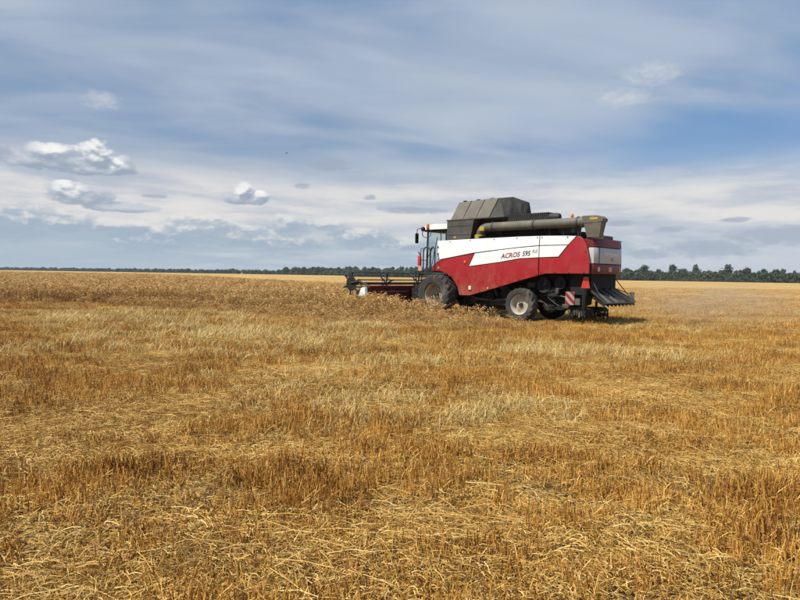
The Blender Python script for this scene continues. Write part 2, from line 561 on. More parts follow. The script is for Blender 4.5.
# outline of the uncut wheat
CROP = [(-160, 46), (-60, 38), (-30, 34.0), (-21, 31.6), (-15, 31.8), (-10, 29.6), (-6, 26.8), (-2.5, 24.2), (0.5, 22.2), (2.6, 21.2), (3.7, 21.3),
        mw(4.2, -3.45), mw(-3.2, -3.45), mw(-4.15, -3.3), mw(-4.15, 3.5), mw(-22, 15), (-14, 75), (-48, 150), (-140, 330), (-700, 700)]


def in_poly(px, py, poly):
    inside = np.zeros(px.shape, bool)
    j = len(poly) - 1
    for i in range(len(poly)):
        xi, yi = poly[i]; xj, yj = poly[j]
        cnd = ((yi > py) != (yj > py)) & (px < (xj - xi) * (py - yi) / (yj - yi + 1e-12) + xi)
        inside ^= cnd
        j = i
    return inside


def edge_dist(px, py, poly):
    d = np.full(px.shape, 1e9)
    for i in range(len(poly)):
        ax, ay = poly[i - 1]; bx, by = poly[i]
        L = (bx - ax) ** 2 + (by - ay) ** 2 + 1e-9
        t_ = np.clip(((px - ax) * (bx - ax) + (py - ay) * (by - ay)) / L, 0, 1)
        d = np.minimum(d, np.hypot(px - ax - t_ * (bx - ax), py - ay - t_ * (by - ay)))
    return d


# ------------------------------------------------------------------ scattered stuff
def blade_proto(name, mat, stalks):
    """stalks: (points, radii, tint) -> one small mesh of three-sided stalks"""
    g = MB()
    for pts, rad, tint in stalks: g.tube(pts, rad, 3, False, tint)
    me = bpy.data.meshes.new(name)
    me.from_pydata(g.v, [], g.f)
    a = me.attributes.new('tint', 'FLOAT', 'POINT'); a.data.foreach_set('value', g.t)
    me.materials.append(MATS[mat])
    return bpy.data.objects.new(name, me)


def stubble_tuft(rg, n=9, r0=0.06, h=(0.07, 0.17), th=0.0025):
    out = []
    for _ in range(n):
        a, rr = rg.uniform(0, 2 * PI), r0 * math.sqrt(rg.random())
        x_, y_ = rr * math.cos(a) * 1.6, rr * math.sin(a)
        hh = rg.uniform(*h); k = rg.uniform(0.0, 0.30) * hh; b_ = rg.uniform(0, 2 * PI)
        if rg.random() < 0.18: k = hh * rg.uniform(0.5, 1.0); hh *= 0.7
        t_ = th * rg.uniform(0.75, 1.35)
        p = [(x_, y_, -0.01), (x_ + k * 0.4 * math.cos(b_), y_ + k * 0.4 * math.sin(b_), hh * 0.55), (x_ + k * math.cos(b_), y_ + k * math.sin(b_), hh)]
        out.append((p, [t_ * 1.1, t_, t_ * 0.85], rg.random()))
        if rg.random() < 0.35:                      # a dry leaf hanging off the stalk
            z0 = hh * rg.uniform(0.3, 0.8); c_ = rg.uniform(0, 2 * PI); l = rg.uniform(0.04, 0.10)
            out.append(([(x_, y_, z0), (x_ + l * .5 * math.cos(c_), y_ + l * .5 * math.sin(c_), z0 + 0.01), (x_ + l * math.cos(c_), y_ + l * math.sin(c_), z0 - 0.05)],
                        [0.002, 0.0035, 0.001], rg.random() * 0.8))
    return out


def litter(rg, n=22, r0=0.28, ln=(0.04, 0.26), z=(0.006, 0.06), th=0.0017, tilt=0.10, bias=None):
    out = []
    for _ in range(n):
        a, rr = rg.uniform(0, 2 * PI), r0 * math.sqrt(rg.random())
        x_, y_ = rr * math.cos(a), rr * math.sin(a)
        l = rg.uniform(*ln) * 0.5; b_ = rg.uniform(0, PI) if bias is None else rg.gauss(bias, 0.45)
        z0 = rg.uniform(*z); dz = l * rg.gauss(0, tilt)
        dx_, dy_ = l * math.cos(b_), l * math.sin(b_)
        bend = rg.gauss(0, 0.05) * l
        p = [(x_ - dx_, y_ - dy_, max(0.004, z0 - dz)), (x_ - dy_ / l * bend, y_ + dx_ / l * bend, z0 + 0.006), (x_ + dx_, y_ + dy_, max(0.004, z0 + dz))]
        t_ = th * rg.uniform(0.6, 1.4)
        out.append((p, [t_, t_, t_ * 0.8], rg.random()))
    return out


def chaff_bits(rg, n=60, r0=0.22):
    out = []
    for _ in range(n):
        a, rr = rg.uniform(0, 2 * PI), r0 * math.sqrt(rg.random())
        x_, y_ = rr * math.cos(a), rr * math.sin(a); z0 = rg.uniform(0.004, 0.05)
        l = rg.uniform(0.008, 0.035); b_ = rg.uniform(0, 2 * PI); dz = rg.gauss(0, 0.4) * l
        dx_, dy_ = l * math.cos(b_), l * math.sin(b_)
        out.append(([(x_ - dx_, y_ - dy_, max(.003, z0 - dz)), (x_, y_, z0 + 0.006), (x_ + dx_, y_ + dy_, max(.003, z0 + dz))],
                    [0.001, rg.uniform(0.0014, 0.0038), 0.001], rg.random()))
    return out


def bleached(rg, n=16, r0=0.16):
    """pale stubs, a little pressed over"""
    out = []
    for _ in range(n):
        a, rr = rg.uniform(0, 2 * PI), r0 * math.sqrt(rg.random())
        x_, y_ = rr * math.cos(a), rr * math.sin(a)
        hh = rg.uniform(0.08, 0.21); k = abs(rg.gauss(0, 0.55)) * hh; b_ = rg.gauss(0.6, 1.2)
        p = [(x_, y_, 0), (x_ + k * 0.4 * math.cos(b_), y_ + k * 0.4 * math.sin(b_), hh * 0.6), (x_ + k * math.cos(b_), y_ + k * math.sin(b_), hh)]
        out.append((p, [0.0032, 0.0032, 0.0024], rg.random()))
        if rg.random() < 0.3:
            c_ = rg.uniform(0, 2 * PI); l = rg.uniform(0.05, 0.13)
            out.append(([(x_, y_, hh * .7), (x_ + l * .6 * math.cos(c_), y_ + l * .6 * math.sin(c_), hh * .8), (x_ + l * math.cos(c_), y_ + l * math.sin(c_), hh * .4)], [0.002, 0.004, 0.001], rg.random()))
    return out


def wheat_clump(rg, n=16, r0=0.20, h=(0.66, 0.90), lean=0.16, th=0.0045, drop=1.0):
    out = []
    for _ in range(n):
        a, rr = rg.uniform(0, 2 * PI), r0 * math.sqrt(rg.random())
        x_, y_ = rr * math.cos(a), rr * math.sin(a)
        hh = rg.uniform(*h); k = abs(rg.gauss(0, lean)) * hh; b_ = rg.uniform(0, 2 * PI)
        cx, sx = math.cos(b_), math.sin(b_)
        tn = rg.random()
        p = [(x_, y_, 0), (x_ + k * .3 * cx, y_ + k * .3 * sx, hh * 0.55), (x_ + k * cx, y_ + k * sx, hh)]
        out.append((p, [th, th * .9, th * .7], tn * 0.8))
        q = Vector(p[2]); d = Vector((cx, sx, rg.uniform(-1.0, 0.9) * drop)).normalized() * rg.uniform(0.07, 0.11)
        out.append(([q, q + d * .35, q + d * .8, q + d * 1.25], [th * .8, th * 2.6, th * 2.2, th * .4], 0.25 + tn * 0.6))
        for _k in range(1):
            z0 = hh * rg.uniform(0.35, 0.85); c_ = rg.uniform(0, 2 * PI); l = rg.uniform(0.10, 0.22)
            out.append(([(x_ + k * .3 * cx, y_ + k * .3 * sx, z0), (x_ + k * .3 * cx + l * .5 * math.cos(c_), y_ + k * .3 * sx + l * .5 * math.sin(c_), z0 + 0.03),
                         (x_ + k * .3 * cx + l * math.cos(c_), y_ + k * .3 * sx + l * math.sin(c_), z0 - 0.08)], [th * .6, th * 1.5, th * .4], rg.random() * 0.7))
    return out


def scatter_object(name, protos, pts, rot, scl, idx, label, cat):
    """one object of points whose geometry nodes put a small plant mesh on each point"""
    me = bpy.data.meshes.new(name)
    me.vertices.add(len(pts)); me.vertices.foreach_set('co', np.asarray(pts, np.float32).ravel())
    a = me.attributes.new('rot', 'FLOAT_VECTOR', 'POINT'); a.data.foreach_set('vector', np.asarray(rot, np.float32).ravel())
    a = me.attributes.new('scl', 'FLOAT_VECTOR', 'POINT'); a.data.foreach_set('vector', np.asarray(scl, np.float32).ravel())
    a = me.attributes.new('idx', 'INT', 'POINT'); a.data.foreach_set('value', np.asarray(idx, np.int32))
    o = link(name, me)
    ng = bpy.data.node_groups.new(name + '_scatter', 'GeometryNodeTree')
    ng.interface.new_socket('Geometry', in_out='INPUT', socket_type='NodeSocketGeometry')
    ng.interface.new_socket('Geometry', in_out='OUTPUT', socket_type='NodeSocketGeometry')
    nn = ng.nodes.new; L = ng.links.new
    gi, go = nn('NodeGroupInput'), nn('NodeGroupOutput')
    g2i = nn('GeometryNodeGeometryToInstance')
    for p in reversed(protos):
        oi = nn('GeometryNodeObjectInfo'); oi.inputs['Object'].default_value = p
        L(oi.outputs['Geometry'], g2i.inputs[0])
    mp = nn('GeometryNodeMeshToPoints')
    L(gi.outputs[0], mp.inputs['Mesh'])
    iop = nn('GeometryNodeInstanceOnPoints')
    iop.inputs['Pick Instance'].default_value = True
    L(mp.outputs[0], iop.inputs['Points']); L(g2i.outputs[0], iop.inputs['Instance'])
    for nm, dt, sk in (('rot', 'FLOAT_VECTOR', 'Rotation'), ('scl', 'FLOAT_VECTOR', 'Scale'), ('idx', 'INT', 'Instance Index')):
        na = nn('GeometryNodeInputNamedAttribute'); na.data_type = dt; na.inputs['Name'].default_value = nm
        out = [q for q in na.outputs if q.enabled][0]
        if nm == 'rot':
            er = nn('FunctionNodeEulerToRotation'); L(out, er.inputs[0]); out = er.outputs[0]
        L(out, iop.inputs[sk])
    L(iop.outputs[0], go.inputs[0])
    md = o.modifiers.new('scatter', 'NODES'); md.node_group = ng
    tag(o, label, cat, kind='stuff')
    return o


def vnoise(px, py, seed=0, octaves=3):
    """cheap value noise for placing things, 0..1"""
    tot = np.zeros(px.shape); amp = 1.0; nrm = 0.0
    for k in range(octaves):
        xi = np.floor(px).astype(np.int64); yi = np.floor(py).astype(np.int64)
        fx, fy = px - xi, py - yi
        fx = fx * fx * (3 - 2 * fx); fy = fy * fy * (3 - 2 * fy)

        def hsh(a, b_):
            n_ = (a * 374761393 + b_ * 668265263 + (seed + k) * 982451653) & 0x7fffffff
            n_ = ((n_ ^ (n_ >> 13)) * 1274126177) & 0x7fffffff
            return ((n_ ^ (n_ >> 16)) & 0xffff) / 65535.0
        v_ = (hsh(xi, yi) * (1 - fx) + hsh(xi + 1, yi) * fx) * (1 - fy) + (hsh(xi, yi + 1) * (1 - fx) + hsh(xi + 1, yi + 1) * fx) * fy
        tot += amp * v_; nrm += amp; amp *= 0.55
        px, py = px * 2.03 + 11.3, py * 2.03 + 5.7
    return tot / nrm


NPR = np.random.default_rng(11)


def wedge(y0, y1, dens, spread=0.74, margin=1.6):
    """random points on the ground in front of the camera between two distances"""
    n = int(dens * (y1 - y0) * ((y0 + y1) * spread + 2 * margin))
    hw = y1 * spread + margin
    px = NPR.uniform(-hw, hw, n * 3); py = NPR.uniform(y0, y1, n * 3)
    k = np.abs(px) < py * spread + margin
    px, py = px[k][:n], py[k][:n]
    return px, py


def under_machine(px, py):
    dx_, dy_ = px - MO.x, py - MO.y
    lx = dx_ * MX.x + dy_ * MX.y; ly = dx_ * MY.x + dy_ * MY.y
    return (lx > -1.4) & (lx < 4.7) & (np.abs(ly) < 1.8) | (np.hypot(lx - 3.9, np.abs(ly) - 1.2) < .75) | ((lx > -3.9) & (lx < -2.2) & (np.abs(ly) < 3.7))


def make_stubble():
    rg = random.Random(5)
    P_, R_, S_, I_ = [], [], [], []
    L_ = {'p': [], 'r': [], 's': [], 'i': []}
    rings = [  # y0, y1, tufts, litter, chaff per m2, thickness scale
        (1.6, 6.0, 165, 60, 75, 1.0), (6.0, 11.0, 130, 46, 50, 1.1), (11.0, 20.0, 62, 24, 18, 1.4), (20.0, 34.0, 30, 14, 6, 1.9),
        (34.0, 60.0, 7, 5.0, 0.6, 2.8), (60.0, 110.0, 1.2, 1.2, 0.0, 4.5)]
    for (y0, y1, dt, dl, dc, ts) in rings:
        for kind, dens in (('t', dt), ('l', dl), ('c', dc)):
            if dens <= 0: continue
            px, py = wedge(y0, y1, dens)
            crop = in_poly(px, py, CROP)
            band = vnoise(px * 0.60, py * 1.25, 1)          # bands of standing stubble and of spread straw
            fine = vnoise(px * 1.7, py * 2.6, 2, 2)
            pr = NPR.random(px.shape)
            if kind == 't':
                keep = (~crop) & ~under_machine(px, py) & (pr < np.clip((band - 0.22) * 2.8, 0.12, 1.0) * np.clip((fine - 0.22) * 2.6, 0.12, 1))
                h_ = np.clip(0.55 + (band - 0.35) * 1.5 + (fine - 0.5) * 0.5, 0.4, 1.35)
                ix = NPR.integers(0, 8, px.shape)
                wx = 1.0 if ts < 1.4 else ts * 0.8
                sc = np.stack([np.full(px.shape, wx), np.full(px.shape, wx), h_], 1)
                tl = NPR.normal(0, 0.10, (len(px), 3)); tl[:, 2] = NPR.uniform(-0.35, 0.35, len(px)) + PI * NPR.integers(0, 2, len(px))
                tgt = (P_, R_, S_, I_)
            else:
                q = np.clip((0.66 - band) * 3.0, 0.20, 1.0) * np.clip((0.80 - np.abs(fine - 0.5) * 2) * 2.2, 0.22, 1.0)
                keep = (~crop) & ~under_machine(px, py) & (pr < q)
                s_ = NPR.uniform(0.75, 1.25, px.shape) * (1.0 if ts < 1.4 else ts * 0.62)
                sc = np.stack([s_, s_, np.minimum(s_, 1.3) * NPR.uniform(0.7, 1.3, px.shape)], 1)
                ix = NPR.integers(0, 7, px.shape) if kind == 'l' else NPR.integers(7, 11, px.shape)
                tl = np.zeros((len(px), 3)); tl[:, 2] = NPR.uniform(0, 2 * PI, len(px))
                tgt = (L_['p'], L_['r'], L_['s'], L_['i'])
            pz = np.zeros(px.shape)
            tgt[0].append(np.stack([px, py, pz], 1)[keep]); tgt[1].append(tl[keep]); tgt[2].append(sc[keep]); tgt[3].append(ix[keep])
    tp = [blade_proto('stubble_tuft_%d' % k, 'stubble_straw', stubble_tuft(rg, 8 + k % 4, 0.055 + 0.01 * (k % 3))) for k in range(8)]
    scatter_object('stubble', tp, np.concatenate(P_), np.concatenate(R_), np.concatenate(S_), np.concatenate(I_), 'short upright golden wheat stubble all over the mown field', 'stubble')
    lp = [blade_proto('litter_%d' % k, 'loose_straw', litter(rg, 44, 0.28, (0.02, 0.13) if k < 6 else (0.1, 0.34))) for k in range(7)] + [blade_proto('chaff_%d' % k, 'chaff', chaff_bits(rg)) for k in range(4)]
    scatter_object('loose_straw', lp, np.concatenate(L_['p']), np.concatenate(L_['r']), np.concatenate(L_['s']), np.concatenate(L_['i']), 'loose cut straw and chaff lying between the stubble rows', 'straw')
    # pale lodged patches
    pp = [blade_proto('lodged_%d' % k, 'pale_straw', bleached(rg)) for k in range(6)]
    patches = [(0.75, 7.6, 1.4, 0.9, 150), (-1.6, 8.4, 1.6, 0.8, 30), (-5.4, 17.2, 4.2, 2.2, 300), (-2.3, 15.3, 2.2, 1.2, 60), (-0.6, 19.8, 2.0, 0.5, 170), (3.6, 14.0, 1.8, 0.9, 110), (-11.0, 21.0, 5.0, 2.0, 340), (-4.2, 13.2, 2.4, 1.0, 60), (-9.0, 24.5, 4.0, 1.2, 120),
               (0.3, 12.0, 2.0, 0.8, 35), (6.2, 13.2, 1.6, 0.8, 30), (-8.0, 13.0, 2.4, 1.0, 40), (-1.2, 10.0, 1.8, 0.8, 30), (9.0, 20.0, 4.0, 0.9, 50), (17.0, 30.0, 10.0, 1.2, 120), (22.0, 24.0, 7.0, 0.8, 90)]
    p, r, s, i_ = [], [], [], []
    for (cx, cy, ax, ay, n) in patches:
        n = int(n * 1.5); x_ = NPR.normal(cx, ax * 0.6, n); y_ = NPR.normal(cy, ay * 0.6, n)
        f_ = 1.0 + max(0, cy - 9) * 0.03
        k_ = vnoise(x_ * 1.3, y_ * 2.2, 8, 2) > 0.42
        x_, y_ = x_[k_], y_[k_]; n = len(x_)
        p.append(np.stack([x_, y_, 0 * x_], 1)); t_ = np.zeros((n, 3)); t_[:, 2] = NPR.normal(0.2, 0.5, n); r.append(t_)
        s.append(np.repeat(NPR.uniform(0.7, 1.1, n)[:, None] * f_, 3, 1) * np.array([1, 1, 0.85])); i_.append(NPR.integers(0, 6, n))
    scatter_object('pale_straw', pp, np.concatenate(p), np.concatenate(r), np.concatenate(s), np.concatenate(i_), 'pale bleached straw pressed over in patches among the stubble', 'straw')


def make_crop():
    rg = random.Random(9)
    protos = [blade_proto('wheat_%d' % k, 'ripe_wheat', wheat_clump(rg)) for k in range(6)] + \
             [blade_proto('wheat_bent_%d' % k, 'ripe_wheat', wheat_clump(rg, 16, 0.22, (0.40, 0.62), 0.6, 0.0045)) for k in range(4)]
    p, r, s, i_ = [], [], [], []
    for (y0, y1, dens, sc) in ((19, 32, 20, 1.05), (32, 46, 11, 1.35), (46, 75, 5.0, 1.9), (75, 130, 1.8, 2.8), (130, 230, 0.5, 4.5)):
        px, py = wedge(y0, y1, dens, 0.86, 4.0)
        k = in_poly(px, py, CROP)
        px, py = px[k], py[k]
        d = edge_dist(px, py, CROP)
        nz = vnoise(px * 0.5, py * 0.5, 4)
        hh = 0.76 + (nz - 0.5) * 0.35
        east = np.clip((px + 9.0) / 6.0, 0.12, 1)
        dn = edge_dist(px, py, CROP[:11] + CROP[10:0:-1])   # distance from the ragged near edge
        ramp = np.clip(0.36 + dn / 2.4 + (nz - 0.5) * 0.6, 0, 1)
        hh = hh * (1 - east * (1 - ramp))
        hh += NPR.normal(0, 0.05, px.shape)
        ix = NPR.integers(0, 6, px.shape)
        bent = NPR.random(px.shape) < (0.22 + 0.6 * east * (1 - ramp))
        ix = np.where(bent, NPR.integers(6, 10, px.shape), ix)
        if y0 < 32:                                        # trampled stalks straying out of the edge
            jx = NPR.normal(0, 1.0, px.shape); jy = -np.abs(NPR.normal(0, 1.5, px.shape))
            st_ = (dn < 1.6) & (NPR.random(px.shape) < 0.55)
            px = np.where(st_, px + jx, px); py = np.where(st_, py + jy, py)
            hh = np.where(st_, hh * NPR.uniform(0.35, 0.75, px.shape), hh); bent = bent | st_
            ix = np.where(st_, NPR.integers(6, 10, px.shape), ix)
        p.append(np.stack([px, py, 0 * px], 1)); t_ = NPR.normal(0, 0.10, (len(px), 3)); t_[:, 2] = NPR.uniform(0, 2 * PI, len(px)); r.append(t_)
        hz = np.where(bent, hh * 1.25, hh) / 0.80
        s.append(np.stack([np.full(px.shape, sc), np.full(px.shape, sc), np.clip(hz, 0.25, 1.3)], 1)); i_.append(ix)
    scatter_object('standing_wheat', protos, np.concatenate(p), np.concatenate(r), np.concatenate(s), np.concatenate(i_), 'ripe brown wheat still standing uncut before the combine header', 'wheat')


make_stubble()
make_crop()


def make_far_crop():
    """the canopy of the wheat where single plants can no longer be told apart"""
    g = MB()
    xs = np.linspace(0, 1, 40); ys = np.linspace(0, 1, 24)
    n_, k_ = len(xs), len(ys)
    vs_ = []
    for b_ in ys:
        for a_ in xs:
            L0, L1 = Vector((-260, 190)), Vector((-62, 172)); U0, U1 = Vector((-1300, 1150)), Vector((-150, 340))
            p = L0.lerp(L1, a_).lerp(U0.lerp(U1, a_), b_ ** 1.6)
            vs_.append((p.x, p.y, 0.66 + 0.05 * math.sin(p.x * 0.3) * math.sin(p.y * 0.23)))
    g.add(vs_, [(j * n_ + i, j * n_ + i + 1, (j + 1) * n_ + i + 1, (j + 1) * n_ + i) for j in range(k_ - 1) for i in range(n_ - 1)])
    tag(g.build('wheat_field', 'far_wheat', None), kind='structure')


m, b = new_mat('far_wheat')
P = wpos(); x, y, z = sep(P)
n_a = noise(vec(x * 0.9, y * 0.9, 0.0), 1.0, 4, 0.7); n_b = noise(vec(x * 0.03, y * 0.03, 4.0), 1.0, 4, 0.6)
lk(m, mix((n_a * 0.6 + n_b * 0.4).smooth(0.35, 0.65), (0.22, 0.125, 0.042), (0.46, 0.30, 0.115)), b.inputs['Base Color'])
b.inputs['Roughness'].default_value = 0.95; b.inputs['Specular IOR Level'].default_value = 0.1
bump(n_a, 1.0, 0.4, b)
make_far_crop()
# ------------------------------------------------------------------ combine harvester
def bulge(x_, z_):
    """how far the side panels belly out"""
    return 0.055 * max(0.0, 1 - ((z_ - 2.35) / 1.25) ** 2)


def plate(name, poly, mat, parent, y0=-1.30, th=0.03, side=-1, grid=0.16, chamfer=0.012, lift=0.0):
    """a bodywork panel: polygon in x and z, bellied, with thickness and a rolled edge"""
    bm = bmesh.new()
    f = bm.faces.new([bm.verts.new((x_, 0, z_)) for x_, z_ in poly])
    z0, z1 = min(p[1] for p in poly), max(p[1] for p in poly)
    k = z0 + grid
    while k < z1 - 0.03:
        bmesh.ops.bisect_plane(bm, geom=list(bm.verts) + list(bm.edges) + list(bm.faces), plane_co=(0, 0, k), plane_no=(0, 0, 1))
        k += grid
    boundary = [e for e in bm.edges if e.is_boundary]
    ins = bmesh.ops.inset_region(bm, faces=list(bm.faces), thickness=chamfer, use_even_offset=True, use_boundary=True)
    rim = set(v_ for f_ in ins['faces'] for v_ in f_.verts)
    outer = set(v_ for v_ in bm.verts if v_.is_boundary)
    for v_ in bm.verts:
        d = y0 - bulge(v_.co.x, v_.co.z) - lift
        if v_ in outer: d += chamfer * 0.8
        v_.co.y = d
    ex = bmesh.ops.extrude_face_region(bm, geom=list(bm.faces))
    for e in ex['geom']:
        if isinstance(e, bmesh.types.BMVert): e.co.y += th
    if side > 0:
        for v_ in bm.verts: v_.co.y *= -1
    bmesh.ops.recalc_face_normals(bm, faces=bm.faces)
    me = bpy.data.meshes.new(name); bm.to_mesh(me); bm.free()
    me.materials.append(MATS[mat]); me.shade_smooth(); me.set_sharp_from_angle(angle=R(30))
    return link(name, me, parent)


def text_mesh(name, txt, size, mat, parent, at, slope=0.0, face='side', shear=0.0, squash=1.0):
    cu = bpy.data.curves.new(name, 'FONT'); cu.body = txt; cu.size = size; cu.extrude = 0.002; cu.shear = shear; cu.offset = size * 0.03
    cu.align_x = 'LEFT'; cu.resolution_u = 3
    tmp = bpy.data.objects.new(name, cu); COL.objects.link(tmp)
    dg = bpy.context.evaluated_depsgraph_get()
    me = bpy.data.meshes.new_from_object(tmp.evaluated_get(dg))
    bpy.data.objects.remove(tmp); bpy.data.curves.remove(cu)
    for v_ in me.vertices:
        x_, y_, z_ = v_.co.x * squash, v_.co.y, v_.co.z
        if face == 'side':
            X_ = at[0] + x_; Z_ = at[1] + y_ + slope * x_
            v_.co = (X_, -1.30 - bulge(X_, Z_) - 0.004 - z_, Z_)
        else:
            v_.co = (at[0] + z_, at[2] + x_, at[1] + y_)
    me.materials.clear(); me.materials.append(MATS[mat])
    return link(name, me, parent)


def wheel(parent, c, rad, wid, lugs, side, rimr, rmat):
    """hub with tyre and rim under it; side -1 is the machine's left"""
    s = -side
    hub = MB()
    hub.lathe([(0.0, -s * 0.20 * wid), (0.09 * rad, -s * 0.20 * wid), (0.12 * rad, -s * 0.16 * wid), (0.12 * rad, s * 0.25 * wid), (0, s * 0.25 * wid)], (0, 0, 0), 'y', 20)
    for k in range(8):
        a = 2 * PI * k / 8
        hub.lathe([(0, -s * 0.075 * wid), (0.018, -s * 0.075 * wid), (0.018, 0), (0, 0)], (0.19 * rad * math.cos(a), 0, 0.19 * rad * math.sin(a)), 'y', 6)
    h = hub.build('wheel', 'black_metal', parent); h.location = c
    t = MB()
    w = wid
    t.lathe([(rimr, -0.40 * w), (rimr * 1.06, -0.46 * w), (0.80 * rad, -0.51 * w), (0.90 * rad, -0.49 * w), (0.945 * rad, -0.42 * w), (0.955 * rad, -0.2 * w), (0.96 * rad, 0),
             (0.955 * rad, 0.2 * w), (0.945 * rad, 0.42 * w), (0.90 * rad, 0.49 * w), (0.80 * rad, 0.51 * w), (rimr * 1.06, 0.46 * w), (rimr, 0.40 * w)], (0, 0, 0), 'y', 48)
    for sd in (-1, 1):
        for k in range(lugs):
            a0 = 2 * PI * (k + (0.5 if sd > 0 else 0)) / lugs
            sw = 2 * PI / lugs * 0.85                    # sweep of the bar
            wa = 2 * PI / lugs * 0.20
            pts = []
            for (yy, fr, ri, ro) in ((-0.02, 0.0, 0.94, 1.0), (0.30, 0.62, 0.93, 1.0), (0.50, 1.0, 0.86, 0.965)):
                a = a0 - fr * sw
                for (aa, rr) in ((a - wa, ri), (a + wa, ri), (a + wa * .8, ro), (a - wa * .8, ro)):
                    pts.append((rr * rad * math.cos(aa), sd * yy * w, rr * rad * math.sin(aa)))
            fs = [(0, 1, 2, 3), (8, 11, 10, 9)]
            for i in (0, 4):
                for j in range(4):
                    j2 = (j + 1) % 4
                    fs.append((i + j, i + 4 + j, i + 4 + j2, i + j2))
            t.add(pts, fs)
    t.build('tyre', 'rubber', h, 28)
    r = MB()
    r.lathe([(rimr * 1.03, -s * 0.43 * w), (rimr * 1.03, -s * 0.40 * w), (rimr * 0.97, -s * 0.39 * w), (rimr * 0.93, -s * 0.30 * w), (rimr * 0.88, -s * 0.05 * w), (rimr * 0.84, s * 0.08 * w), (rimr * 0.72, s * 0.10 * w),
             (rimr * 0.50, s * 0.0 * w), (rimr * 0.36, -s * 0.02 * w), (0, -s * 0.02 * w), (0, s * 0.1 * w), (rimr * 0.9, s * 0.2 * w), (rimr * 1.03, s * 0.40 * w)], (0, 0, 0), 'y', 40)
    r.build('rim', rmat, h, 40)
    return h


